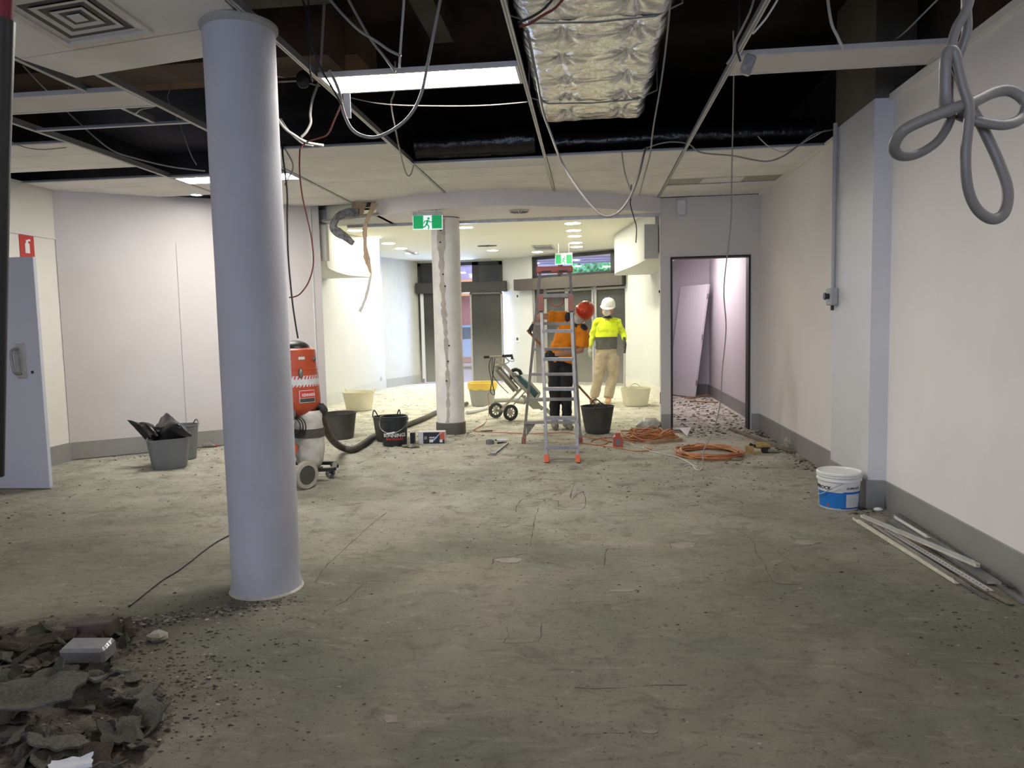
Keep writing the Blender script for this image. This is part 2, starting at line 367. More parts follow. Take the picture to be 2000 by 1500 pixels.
# --- curved bulkhead over the wide opening
arc = catmull([(-3.75, 9.55, 0), (-3.2, 9.22, 0), (-2.6, 8.83, 0), (-2.1, 8.58, 0), (-1.6, 8.45, 0), (-0.95, 8.43, 0), (-0.2, 8.72, 0), (0.35, 9.03, 0), (0.91, 9.40, 0)], 6)
arc = [p for p in arc if p.x > -2.63]
mb = MB()
mb.loft([[(p.x, p.y, 2.77), (p.x, p.y, ZC + 0.02), (p.x, 9.56, ZC + 0.02), (p.x, 9.56, 2.77)] for p in arc])
struct('wall_bulkhead', mb, M_wall)
arc2 = [Vector((-3.42, 9.08, 0)), Vector((-3.2, 9.0, 0)), Vector((-3.0, 8.9, 0)), Vector((-2.8, 8.8, 0)), Vector((-2.55, 8.68, 0))]
mb = MB(); mb.loft([[(p.x, p.y + 0.1, 2.77), (p.x, p.y + 0.1, 2.785), (p.x, 9.56, 2.785), (p.x, 9.56, 2.77)] for p in arc2])
struct('wall_bulkhead', mb, M_front)
struct('trim_3', MB().box(-3.2, 0.9, 9.50, 9.545, 2.735, 2.77), M_galv)
# --- left diagonal wall and short return towards the photographer
A0 = Vector((-5.75, 7.37, 0)); DD = Vector((1.30, 0.96, 0)).normalized(); NN = Vector((DD.y, -DD.x, 0))   # NN faces the room
LW = (Vector((-3.43, 9.085, 0)) - A0).length
def wallbox(mb, s0, s1, z0, z1, t0, t1):
    c = [A0 + DD * s0 + NN * t0, A0 + DD * s1 + NN * t0, A0 + DD * s1 + NN * t1, A0 + DD * s0 + NN * t1]
    return mb.loft([[(p.x, p.y, z0) for p in c], [(p.x, p.y, z1) for p in c]])
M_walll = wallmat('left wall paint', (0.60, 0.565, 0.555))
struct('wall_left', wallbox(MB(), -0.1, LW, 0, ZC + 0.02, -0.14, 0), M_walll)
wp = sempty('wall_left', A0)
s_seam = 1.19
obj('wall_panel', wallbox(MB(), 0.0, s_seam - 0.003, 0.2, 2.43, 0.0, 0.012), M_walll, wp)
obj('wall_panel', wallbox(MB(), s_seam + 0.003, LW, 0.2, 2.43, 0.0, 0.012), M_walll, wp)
struct('baseboard_left', wallbox(MB(), 0, LW, 0.012, 0.2, 0.0, 0.022), M_skirt)
struct('wall_left', MB().box(-5.89, -5.75, -9.0, 7.4, 0, ZC + 0.02), wallmat('left return paint', (0.74, 0.72, 0.66)))
struct('baseboard_left', MB().box(-5.75, -5.732, -9.0, 7.36, 0, 0.2), M_skirt)
struct('trim_4', MB().box(-5.75, -5.735, 5.0, 7.37, 2.425, 2.437), M_wall)
# --- rear wall behind the photographer with the window that lets in daylight
mb = MB().box(-6, -5.2, -9.15, -9.0, 0, 3.85).box(2.1, 2.8, -9.15, -9.0, 0, 3.85).box(-5.2, 2.1, -9.15, -9.0, 0, 0.2).box(-5.2, 2.1, -9.15, -9.0, 2.8, 3.85)
struct('wall_rear', mb, M_wall)
# --- front room shell
struct('wall_front_left', MB().box(-4.84, -4.70, 9.2, 16.25, 0, ZF).box(-4.84, -3.5, 9.0, 9.2, 0, ZF), M_front)
struct('baseboard_front_left', MB().box(-4.70, -4.684, 9.2, 16.25, 0, 0.2), mat('pale skirting', (0.50, 0.50, 0.47), 0.5, var=0.04))
c = [(-4.70, 16.25), (-4.20, 17.7), (-4.34, 17.75), (-4.84, 16.25)]
struct('wall_front_left', MB().prism(c, 2, 0, ZF), mat('shaded cream wall', (0.50, 0.49, 0.44), 0.8, var=0.03))  # cream wall standing in shadow, the shade put into its darker colour
struct('baseboard_front_left', MB().prism([(-4.685, 16.25), (-4.185, 17.7), (-4.2, 17.7), (-4.70, 16.25)], 2, 0, 0.2), M_skirt)
# right wall of the front room: straight, then bending in to the shopfront
rw = catmull([(0.93, 9.57, 0), (1.08, 11.0, 0), (1.21, 12.5, 0), (1.24, 13.5, 0), (1.08, 14.9, 0), (0.78, 15.95, 0)], 6)
mb = MB(); mb.loft([[(p.x, p.y, 0), (p.x + 0.05, p.y, 0), (p.x + 0.05, p.y, ZF), (p.x, p.y, ZF)] for p in rw]); struct('wall_front_right', mb, M_front, smooth=True)
mb = MB(); mb.loft([[(p.x - 0.015, p.y, 0), (p.x, p.y, 0), (p.x, p.y, 0.2), (p.x - 0.015, p.y, 0.2)] for p in rw]); struct('baseboard_front_right', mb, mat('dusty skirting', (0.62, 0.60, 0.52), 0.7, var=0.04))
struct('ceiling_front', MB().box(-4.9, 1.4, 9.56, 17.8, ZF, ZF + 0.12), mat('front room ceiling', (0.74, 0.72, 0.60), 0.85, var=0.02, vscale=1))
# curved drop bulkheads left and right of the front room
aL = catmull([(-3.40, 9.30, 0), (-3.52, 9.55, 0), (-3.66, 9.95, 0), (-3.9, 10.7, 0), (-4.03, 11.5, 0), (-4.06, 12.2, 0), (-3.85, 12.72, 0), (-3.72, 12.75, 0)], 5)
mb = MB(); mb.loft([[(-4.72, p.y, 2.3), (p.x, p.y, 2.3), (p.x, p.y, ZF), (-4.72, p.y, ZF)] for p in aL]); struct('wall_bulkhead', mb, M_front, smooth=True)
aR = catmull([(0.88, 9.8, 0), (0.86, 10.3, 0), (0.80, 11.2, 0), (0.68, 12.2, 0), (0.5, 13.4, 0), (0.50, 14.2, 0)], 5)
mb = MB(); mb.loft([[(1.27, p.y, 2.3), (p.x, p.y, 2.3), (p.x, p.y, ZF), (1.27, p.y, ZF)] for p in aR]); struct('wall_bulkhead', mb, M_front, smooth=True)
M_gbox = wallmat('grey painted box', (0.55, 0.54, 0.50))
struct('wall_bulkhead', MB().box(-3.62, -3.38, 9.18, 9.28, 2.28, 2.74), M_gbox)
struct('wall_bulkhead', MB().box(0.73, 0.905, 9.66, 9.80, 2.22, 2.66), M_gbox)
# pier between the two shopfronts, with its control plates
struct('wall_front_far', MB().prism([(-2.10, 17.7), (-1.30, 17.17), (-1.30, 17.4), (-2.10, 17.95)], 2, 0, ZF), M_front)
struct('wall_front_far', MB().prism([(-4.3, 17.7), (-2.1, 17.7), (-2.1, 17.85), (-4.3, 17.85)], 2, 2.95, ZF + 0.1).prism([(-1.30, 17.17), (0.80, 15.95), (0.8, 16.1), (-1.3, 17.4)], 2, 2.96, ZF + 0.1), M_front)
struct('baseboard_front_far', MB().prism([(-2.10, 17.685), (-1.30, 17.155), (-1.30, 17.17), (-2.10, 17.7)], 2, 0, 0.2), M_skirt)
# --- shopfront A (square to the room) : doors, header box, transom lights
sA = sempty('window_1', (-3.1, 17.7, 0))
obj('window_frame', MB().box(-4.2, -4.12, 17.66, 17.74, 0, 2.95).box(-4.2, -2.1, 17.66, 17.74, 2.87, 2.95).box(-2.18, -2.1, 17.66, 17.74, 2.42, 2.95).box(-3.42, -3.34, 17.66, 17.74, 2.42, 2.95).box(-2.84, -2.68, 17.66, 17.74, 2.42, 2.95), M_dark, sA)
obj('header_box', MB().bev(-4.22, -1.98, 17.46, 17.70, 2.20, 2.46, 0.01), M_darkf, sA)
obj('sensor', MB().bev(-2.78, -2.52, 17.44, 17.47, 2.20, 2.25, 0.008), M_black, sA)
obj('pane', MB().box(-3.34, -2.84, 17.695, 17.705, 2.46, 2.87).box(-3.34, -2.9, 17.695, 17.705, 0.02, 2.2), M_glass, sA)
obj('pane', MB().box(-2.68, -2.18, 17.695, 17.705, 2.46, 2.87), mat('shaded glass', (0.02, 0.025, 0.03), 0.15), sA, label='dark shaded glass pane')
obj('pane', MB().box(-4.12, -3.42, 17.695, 17.705, 2.46, 2.87), M_filmk, sA, label='blacked out pane')
obj('door_frame', MB().box(-4.14, -4.06, 17.6, 17.72, 0.1, 2.2), M_white, sA, label='white jamb strip')
obj('sliding_door', MB().box(-4.06, -3.36, 17.63, 17.66, 0.02, 2.2), M_filmk, sA, label='door leaf covered in black film')
obj('sliding_door', MB().box(-2.86, -2.14, 17.60, 17.63, 0.02, 2.18), M_filmk, sA, label='door leaf covered in black film')
obj('door_frame', MB().box(-2.90, -2.86, 17.59, 17.64, 0, 2.2).box(-2.14, -2.11, 17.59, 17.64, 0, 2.2).box(-2.9, -2.11, 17.59, 17.64, 2.16, 2.20), M_aludust, sA)
# --- shopfront B (angled)
B0 = Vector((-1.30, 17.17, 0)); B1 = Vector((0.80, 15.95, 0)); BD = (B1 - B0).normalized(); BN = Vector((BD.y, -BD.x, 0)); BL = (B1 - B0).length
def bbox(mb, s0, s1, z0, z1, t0, t1):
    c = [B0 + BD * s0 + BN * t0, B0 + BD * s1 + BN * t0, B0 + BD * s1 + BN * t1, B0 + BD * s0 + BN * t1]
    return mb.loft([[(p.x, p.y, z0) for p in c], [(p.x, p.y, z1) for p in c]])
sB = sempty('window_2', B0)
mb = MB()
for s0, s1, z0, z1 in ((0, 0.10, 2.46, 2.97), (0, 2.2, 2.90, 2.97), (2.08, 2.2, 2.46, 2.97), (0.72, 0.80, 2.46, 2.97), (0, 2.2, 2.46, 2.53), (0.0, 0.05, 0, 2.3)): bbox(mb, s0, s1, z0, z1, -0.04, 0.04)
obj('window_frame', mb, M_dark, sB)
obj('header_box', bbox(MB(), -0.42, BL + 0.02, 2.20, 2.46, 0.0, 0.22), mat('dusty brown door head', (0.05, 0.04, 0.034), 0.6, var=0.05), sB)
obj('pane', bbox(MB(), 0.10, 0.72, 2.53, 2.90, -0.005, 0.005), M_glass, sB)
obj('pane', bbox(MB(), 0.80, 2.08, 2.53, 2.90, -0.005, 0.005), M_glass, sB)
for a, b in ((0.06, 0.34), (0.36, 0.92), (0.98, 1.62), (1.70, 2.40)):
    obj('door_leaf', bbox(MB(), a, b, 0.03, 2.2, 0.0, 0.02), mat('dusty black film', (0.026, 0.026, 0.025), 0.8, col2=(0.045, 0.045, 0.042), vscale=2.2, bump=0.15, bscale=4), sB)
mb = MB()
for s in (0.04, 0.34, 0.37, 0.92, 0.97, 1.62, 1.70): bbox(mb, s - 0.022, s + 0.022, 0, 2.22, -0.01, 0.05)
for a, b in ((0.34, 0.92), (0.97, 1.62), (1.7, 2.43)): bbox(mb, a, b, 2.13, 2.18, -0.01, 0.05); bbox(mb, a, b, 0.0, 0.06, -0.01, 0.05)
obj('door_frame', mb, M_aludust, sB)
struct('wall_front_far', bbox(MB(), -0.1, BL, 0, 0.45, -0.1, -0.05), M_skirt)
# --- inner room through the doorway
M_pink = wallmat('pinkish white wall', (0.66, 0.62, 0.64))
struct('wall_inner_right', MB().box(2.22, 2.36, YB + 0.14, 13.8, 0, 2.6), M_pink)
struct('wall_inner_back', MB().prism([(2.22, 13.8), (1.2, 14.7), (1.3, 14.85), (2.36, 13.95)], 2, 0, 2.6), M_pink)
struct('wall_inner_left', MB().prism([(1.055, 9.58), (1.36, 12.7), (1.42, 14.75), (1.38, 14.75), (1.32, 12.7), (1.01, 9.58)], 2, 0, 2.6), M_pink)
struct('baseboard_inner', MB().box(2.205, 2.22, YB + 0.14, 13.8, 0, 0.2).prism([(2.205, 13.79), (1.2, 14.68), (1.21, 14.7), (2.22, 13.81)], 2, 0, 0.2), M_skirt)
struct('ceiling_inner', MB().box(1.0, 2.5, YB + 0.14, 15, 2.58, 2.65), M_pink)
# --- slab, void walls
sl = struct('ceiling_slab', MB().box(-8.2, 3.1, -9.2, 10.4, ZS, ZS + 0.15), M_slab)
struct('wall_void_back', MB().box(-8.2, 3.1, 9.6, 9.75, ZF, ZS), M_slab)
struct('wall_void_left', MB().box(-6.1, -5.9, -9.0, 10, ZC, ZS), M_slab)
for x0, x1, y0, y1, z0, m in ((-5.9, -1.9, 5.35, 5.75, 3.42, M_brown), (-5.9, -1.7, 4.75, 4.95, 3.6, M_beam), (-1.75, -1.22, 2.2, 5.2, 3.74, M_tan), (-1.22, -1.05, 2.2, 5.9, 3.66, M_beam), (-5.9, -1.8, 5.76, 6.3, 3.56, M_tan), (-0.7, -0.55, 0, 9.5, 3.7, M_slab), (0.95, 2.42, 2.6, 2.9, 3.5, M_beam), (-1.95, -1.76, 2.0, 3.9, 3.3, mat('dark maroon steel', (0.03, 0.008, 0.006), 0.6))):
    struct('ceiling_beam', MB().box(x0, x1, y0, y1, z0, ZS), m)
# ================================================================== CEILING: tiles, tees (pieces of the setting)
ceil = sempty('ceiling', (0, 5, ZC))
C = [-5.75, -4.18, -2.92, -1.66, -0.39, 0.885, 2.14]
def tile(x0, x1, y0, y1, z=ZC, m=None, th=0.016, label=None):
    return obj('ceiling_tile', MB().bev(x0 + 0.004, x1 - 0.004, y0 + 0.003, y1 - 0.003, z, z + th, 0.003), m or M_tile, ceil, label=label)
def arc_y(x):
    best = min(arc, key=lambda p: abs(p.x - x)); return best.y if x > -2.6 else 8.83 + (-2.6 - x) * 0.45
def row(ci, y0, y1, pitch=0.372):
    y = y0; k = 0
    while y < y1 - 0.05:
        e = min(y + pitch, y1); k += 1
        tile(C[ci] + 0.012, C[ci + 1] - 0.012, y, e, ZC + 0.002 + random.uniform(0, 0.002)); y = e
row(5, 6.93, 8.23); row(5, 8.65, 9.43); row(4, 6.86, 9.43)
tile(C[3] + 0.01, C[4] - 0.01, 6.93, 7.22, ZC + 0.001, mat('plain white tile', (0.70, 0.69, 0.66), 0.7)); row(3, 7.24, 8.75)
row(2, 6.13, 8.9); row(1, 7.34, 9.0); row(0, 5.6, 6.53); row(0, 7.0, 8.0)
for ci, y1 in ((5, 2.9), (4, 1.2), (3, 0.3), (2, 2.5), (1, 3.4), (0, 4.2)): row(ci, -9.0, y1, 1.24)
# the darker recessed tile round the far vent
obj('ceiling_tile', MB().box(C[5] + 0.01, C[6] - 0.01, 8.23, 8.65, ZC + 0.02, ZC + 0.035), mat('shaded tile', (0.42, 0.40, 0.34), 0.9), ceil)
# sagging near tile round the square diffuser, low on the left
SM = Matrix(((1, 0, 0, 0), (0, 1, 0, 0), (0.085, -0.04, 1, 3.24), (0, 0, 0, 1)))
mb = MB(); mb.M = SM; mb.box(-2.95, -1.70, 2.7, 3.62, 0, 0.016); obj('ceiling_tile', mb, M_tile, ceil, label='sagging tile holding the square diffuser')
mb = MB(); mb.M = SM; mb.add([(-2.95, 3.63, 0), (-1.7, 3.63, 0), (-1.7, 3.92, 0), (-2.86, 3.92, 0), (-2.95, 3.63, .016), (-1.7, 3.63, .016), (-1.7, 3.92, .016), (-2.86, 3.92, .016)], [(3, 2, 1, 0), (4, 5, 6, 7), (0, 1, 5, 4), (1, 2, 6, 5), (2, 3, 7, 6), (3, 0, 4, 7)]); obj('ceiling_tile', mb, M_tile, ceil, label='sagging edge tile')
mb = MB(); mb.box(-3.5, -2.96, 2.2, 3.6, 2.97, 2.985); obj('ceiling_tile', mb, M_tile, ceil)
def tee(x, y0, y1, z=ZC):
    mb = MB(); mb.box(x - 0.013, x - 0.003, y0, y1, z - 0.006, z).box(x + 0.003, x + 0.013, y0, y1, z - 0.006, z); mb.mi = 1
    mb.box(x - 0.004, x + 0.004, y0, y1, z - 0.003, z + 0.045); return obj('main_tee', mb, [M_tee, M_teed], ceil)
tee(C[1], 4.6, 9.0); tee(C[2], 2.0, 8.9); tee(C[3], -9, 8.7); tee(C[4], -9, 8.72); tee(C[5], -9, 9.42)
tee(-3.2, 1.5, 5.2, 2.955)
def ctee(x0, x1, y, z=ZC):
    mb = MB(); mb.box(x0 + 0.013, x1 - 0.013, y - 0.012, y + 0.012, z - 0.006, z); mb.mi = 1
    mb.box(x0 + 0.013, x1 - 0.013, y - 0.002, y + 0.002, z, z + 0.018); return obj('cross_tee', mb, [M_tee, M_teed], ceil)
ctee(C[1], C[2], 5.23); ctee(C[0], C[1], 5.58); ctee(C[0], C[1], 6.95); ctee(C[1], C[2], 7.0); ctee(C[2], C[3], 6.12)
ctee(C[3], C[4], 6.9); ctee(C[4], C[5], 6.84); ctee(C[5], C[6], 6.91); ctee(C[4], C[5], 1.25); ctee(C[5], C[6], 2.95); ctee(C[3], C[4], 0.35)
# ================================================================== COLUMNS
def column_mesh(cx, cy, r, h, skirt=0.0, flare=0.0, n=48):
    pr = [(r + 0.012, 0), (r + 0.006, 0.03), (r, 0.07)] + [(r, h * k / 12) for k in range(1, 12)] + [(r, h - 0.05), (r + flare, h - 0.01), (r + flare, h)]
    mb = MB(); mb.lathe(pr, n); mb.v = [(cx + x, cy + y, z) for x, y, z in mb.v]
    # slight hand-rendered unevenness
    mb.v = [(x + noise.noise((x * 3, y * 3, z * 1.5)) * 0.004, y + noise.noise((x * 3 + 9, y * 3, z * 1.5)) * 0.004, z) for x, y, z in mb.v]
    return mb
co = thing('column', 'large round white rendered column in the foreground, left of centre', 'column', (-1.765, 3.667, 0))
obj('shaft', column_mesh(-1.765, 3.667, 0.178, 2.95, flare=0.0), M_col, co, smooth=True)
mb = MB(); mb.lathe([(0.178, 2.915), (0.184, 2.925), (0.194, 2.935), (0.194, 2.95)], 48, (-1.765, 3.667, 0)); obj('cornice_ring', mb, M_raw2, co, smooth=True)
mb = MB(); mb.lathe([(0.186, 0.0), (0.194, 0.0), (0.188, 0.012), (0.178, 0.018)], 40, (-1.765, 3.667, 0)); obj('mortar_collar', mb, M_scar, co, smooth=True)
co = thing('column', 'round column with a long scar and grey base, in front of the opening', 'column', (-1.815, 9.23, 0))
obj('shaft', column_mesh(-1.815, 9.23, 0.182, 2.76), M_col2, co, smooth=True)
mb = MB(); mb.lathe([(0.190, 0.0), (0.193, 0.002), (0.193, 0.15), (0.184, 0.156)], 40, (-1.815, 9.23, 0)); obj('base_band', mb, mat('dark grey base paint', (0.12, 0.115, 0.10), 0.6, var=0.1), co, smooth=True)
mb = MB(); rnd = random.Random(3)
rings = []
for k in range(60):
    z = 0.02 + k * 2.72 / 59; a0 = -1.62 + rnd.uniform(-0.03, 0.03) + (0.10 * math.sin(z * 2.1)); wdt = (0.10 if z < 1.4 else 0.16) + rnd.uniform(-0.05, 0.07)
    if z > 2.35: wdt = 0.30
    row_ = [(-1.815 + 0.1855 * math.cos(a0 + wdt * t), 9.23 + 0.1855 * math.sin(a0 + wdt * t), z) for t in (-1, -0.3, 0.3, 1)]
    rings.append(row_)
mb.loft(rings, caps=False, closed=False); obj('render_scar', mb, M_scar, co, label='exposed strip of mortar up the column')
mb = MB()
for z, a in ((0.70, -1.6), (2.05, -1.62), (2.45, -1.75), (1.15, -1.35), (1.9, -1.5), (0.95, -1.45), (2.6, -1.7)):
    x = -1.815 + 0.184 * math.cos(a); y = 9.23 + 0.184 * math.sin(a); mb.cyl((x, y + 0.01, z), (x, y - 0.006, z), 0.012, n=8)
obj('bolt_hole', mb, M_rub3, co)
# ================================================================== LIGHT FITTINGS
def troffer(x0, x1, y0, y1, lit, label, z=ZC, group=None):
    t = thing('troffer_light', label, 'ceiling light', ((x0 + x1) / 2, (y0 + y1) / 2, z), group=group)
    mb = MB(); mb.box(x0, x1, y0, y0 + 0.02, z - 0.008, z + 0.018).box(x0, x1, y1 - 0.02, y1, z - 0.008, z + 0.018).box(x0, x0 + 0.02, y0 + 0.02, y1 - 0.02, z - 0.008, z + 0.018).box(x1 - 0.02, x1, y0 + 0.02, y1 - 0.02, z - 0.008, z + 0.018).box(x0, x1, y0, y1, z + 0.018, z + 0.022)
    obj('housing', mb, M_tee, t)
    obj('diffuser', MB().box(x0 + 0.02, x1 - 0.02, y0 + 0.02, y1 - 0.02, z - 0.004, z + 0.002), (M_litb if y0 < 3 else M_lit) if lit else M_unlit, t)
    return t
troffer(-1.645, -0.405, 4.44, 4.77, True, 'glowing white troffer light hanging over the middle of the room')
troffer(-4.16, -2.935, 7.03, 7.34, True, 'glowing white troffer light partly hidden behind the foreground column')
troffer(0.90, 2.10, 4.50, 4.85, False, 'unlit white light fitting spanning to the right wall')
troffer(-4.16, -2.935, 4.47, 4.81, False, 'unlit white light fitting at the far left of the ceiling grid')
troffer(-1.645, -0.405, -0.4, -0.07, True, 'unseen glowing white troffer light added to brighten the room', group='troffers behind the photographer')
troffer(0.90, 2.13, -1.5, -1.17, True, 'unseen glowing white troffer light added to brighten the room', group='troffers behind the photographer')
for gx, gy in ((-1.645, -4.1), (0.90, 1.7), (-4.16, -3.0), (0.90, -5.0), (-4.16, -6.0), (-4.16, 2.4)): troffer(gx, gx + 1.22, gy, gy + 0.33, True, 'unseen glowing white troffer light added to brighten the room', group='troffers behind the photographer')  # extra unseen troffers, added to brighten the main room
def downlight(x, y, z, r, label, m=None, group='round downlights of the front room'):
    t = thing('downlight', label, 'downlight', (x, y, z), group=group)
    mb = MB(); mb.lathe([(r - 0.005, 0.004), (r, -0.006), (r + 0.018, -0.006), (r + 0.022, 0.0)], 28, (x, y, z)); obj('trim_ring', mb, M_wprint, t, smooth=True)
    mb = MB(); mb.lathe([(0.001, -0.003), (r, -0.003)], 28, (x, y, z)); obj('lamp_face', mb, m or M_down, t)
k = (ZF - H) / (2.77 - H)
ords = ['nearest', 'second nearest', 'middle', 'fourth', 'farthest']
for i, y in enumerate((10.11, 10.89, 11.59, 12.54, 13.21)):
    downlight(-0.21 * k, y * k, ZF, 0.125, 'glowing downlight, %s of the row of five above the ladder' % ords[i])
for i, (x, y) in enumerate(((-3.26, 10.03), (-3.23, 10.84), (-3.25, 11.69), (-3.26, 12.51), (-3.28, 13.34))):
    downlight(x * k, y * k, ZF, 0.125, 'glowing downlight, %s of the row of five at the left of the front room' % ords[i])
downlight(-1.70 * k, 10.13 * k, ZF, 0.11, 'glowing downlight just right of the scarred column')
downlight(-1.75 * k, 13.36 * k, ZF, 0.11, 'glowing downlight between the two rows, toward the shopfront')
downlight(-0.96 * k, 13.91 * k, ZF, 0.12, 'glowing downlight beside the far exit sign')
downlight(-2.64 * k, 13.86 * k, ZF, 0.07, 'small glowing downlight right behind the scarred column')
p = fl(383, 380, ZC); downlight(p.x, p.y, ZC, 0.055, 'small glowing downlight in the tiles left of the foreground column', m=mat('lit small downlight', (1, 1, 1), emit=(1, 0.97, 0.9), espow=30), group=None)
t = thing('batten_light', 'glowing tube light on the ceiling of the room through the doorway', 'tube light', (1.7, 12.2, 2.57))
obj('tube', MB().cyl((1.72, 12.9, 2.50), (1.66, 11.6, 2.50), 0.03, n=12), M_tubelit, t, smooth=True); obj('batten', MB().beam((1.72, 12.95, 2.55), (1.66, 11.5, 2.55), 0.06, 0.05), M_tee, t)
area('batten_boost', (1.7, 11.8, 2.45), (0, 0, 0), 0.3, 2.2, 20, (1.0, 0.90, 0.93))  # area light added under the tube to boost its light
# ================================================================== VENTS
t = thing('ceiling_diffuser', 'square louvred air diffuser in the sagging tile at top left', 'air vent', (-2.38, 3.2, 2.92))
def ringbox(mb, cx, cy, a, w, z0, z1, b=None):
    b = b or a
    mb.box(cx - a, cx + a, cy - b, cy - b + w, z0, z1).box(cx - a, cx + a, cy + b - w, cy + b, z0, z1).box(cx - a, cx - a + w, cy - b + w, cy + b - w, z0, z1).box(cx + a - w, cx + a, cy - b + w, cy + b - w, z0, z1)
def cone(mb, cx, cy, a0, a1, z0, z1):
    r0 = [(cx - a0, cy - a0, z0), (cx + a0, cy - a0, z0), (cx + a0, cy + a0, z0), (cx - a0, cy + a0, z0)]
    r1 = [(cx - a1, cy - a1, z1), (cx + a1, cy - a1, z1), (cx + a1, cy + a1, z1), (cx - a1, cy + a1, z1)]
    mb.loft([r0, r1], caps=False)
cx, cy = -2.40, 3.33
mb = MB(); mb.M = SM; ringbox(mb, cx, cy, 0.235, 0.035, -0.014, 0.0); obj('frame', mb, M_tee, t)
for i, (a, b) in enumerate(((0.200, 0.176), (0.142, 0.118), (0.084, 0.060))):
    mb = MB(); mb.M = SM; cone(mb, cx, cy, a, b, -0.006, -0.003); cone(mb, cx, cy, b, b - 0.002, -0.003, -0.001); obj('louvre_ring', mb, M_unlit, t)
mb = MB(); mb.M = SM; mb.box(cx - 0.032, cx + 0.032, cy - 0.032, cy + 0.032, -0.008, -0.004); obj('centre_plate', mb, M_unlit, t)
mb = MB(); mb.M = SM; mb.box(cx - 0.2, cx + 0.2, cy - 0.2, cy + 0.2, -0.0018, -0.0008); obj('dark_throat', mb, M_black, t)
# let the dark back sit just under the tile face
def vent(x0, x1, y0, y1, z, label, m=M_tile):
    t = thing('ceiling_vent', label, 'air vent', ((x0 + x1) / 2, (y0 + y1) / 2, z))
    mb = MB(); w = 0.03; mb.box(x0, x1, y0, y0 + w, z - 0.012, z).box(x0, x1, y1 - w, y1, z - 0.012, z).box(x0, x0 + w, y0 + w, y1 - w, z - 0.012, z).box(x1 - w, x1, y0 + w, y1 - w, z - 0.012, z)
    obj('frame', mb, m, t); obj('throat', MB().box(x0 + w, x1 - w, y0 + w, y1 - w, z - 0.003, z), M_dark, t)
    n = 3
    for i in range(n):
        y = y0 + w + (i + 0.5) * (y1 - y0 - 2 * w) / n; obj('blade', MB().beam((x0 + w, y, z - 0.008), (x1 - w, y, z - 0.008), 0.025, 0.004, up=(0, 0.5, 1)), m, t)
vent(1.27, 1.72, 8.30, 8.58, ZC + 0.02, 'rectangular air vent in the ceiling tiles near the doorway')
for (a, b, lb) in (((788, 489), (818, 496), 'small rectangular vent beside the left row of downlights'), ((1037, 479), (1084, 487), 'cream rectangular vent between the far downlights')):
    p = fl(*a, ZF); q = fl(*b, ZF); y0, y1 = sorted((p.y, q.y)); vent(min(p.x, q.x), max(p.x, q.x), y0, max(y1, y0 + 0.3), ZF - 0.001, lb, M_front)
def ragged_disc(n, rx, ry, z, c, rn, jit=0.3):
    pts = [(c[0] + rx * math.cos(a) * rn.uniform(1 - jit, 1), c[1] + ry * math.sin(a) * rn.uniform(1 - jit, 1)) for a in [2 * math.pi * k / n for k in range(n)]]
    return MB().loft([[(x, y, z) for x, y in pts], [(x, y, z + 0.004) for x, y in pts]])
p = fl(950, 480, ZF); rn = random.Random(5)
tag(obj('ceiling_hole', ragged_disc(16, 0.24, 0.16, ZF - 0.006, (p.x, p.y), rn), M_rub3), 'ragged dark hole torn in the front room ceiling', 'ceiling hole')
p = fl(1014, 411, 2.77)
t = thing('ceiling_rose', 'round perforated fitting under the curved soffit', 'ceiling fitting', (p.x, p.y, 2.77))
mb = MB(); mb.lathe([(0.02, -0.03), (0.10, -0.02), (0.125, -0.004), (0.125, 0)], 24, (p.x, p.y, 2.77)); obj('plate', mb, M_front, t, smooth=True)
mb = MB()
for k in range(14):
    a = 2 * math.pi * k / 14; mb.beam((p.x + 0.03 * math.cos(a), p.y + 0.03 * math.sin(a), 2.741), (p.x + 0.11 * math.cos(a), p.y + 0.11 * math.sin(a), 2.749), 0.012, 0.003)
obj('slot', mb, M_dark, t)
p = fl(988, 377, ZC); tag(obj('ceiling_stub', ragged_disc(10, 0.06, 0.05, ZC - 0.03, (p.x, p.y - 0.05), rn), M_steel), 'torn grey bracket stub at the top of the curved bulkhead', 'bracket')
# ================================================================== EXIT SIGNS, WALL FITTINGS
def running_man(mb, M, s):
    mb.M = M
    def seg(a, b, w): mb.beam((a[0] * s, 0, a[1] * s), (b[0] * s, 0, b[1] * s), w * s, 0.002, up=(0, 1, 0))
    mb.prism([(0.12 * s + 0.10 * s * math.cos(k * 0.785), 0.78 * s + 0.10 * s * math.sin(k * 0.785)) for k in range(8)], 1, -0.001, 0.001)
    seg((0.08, 0.66), (-0.04, 0.30), 0.15); seg((0.08, 0.62), (0.28, 0.48), 0.08); seg((0.28, 0.48), (0.42, 0.52), 0.07); seg((0.04, 0.62), (-0.20, 0.55), 0.08); seg((-0.20, 0.55), (-0.28, 0.38), 0.07)
    seg((-0.03, 0.32), (0.16, 0.14), 0.10); seg((0.16, 0.14), (0.10, -0.10), 0.09); seg((-0.06, 0.32), (-0.20, 0.10), 0.10); seg((-0.20, 0.10), (-0.42, 0.08), 0.09)
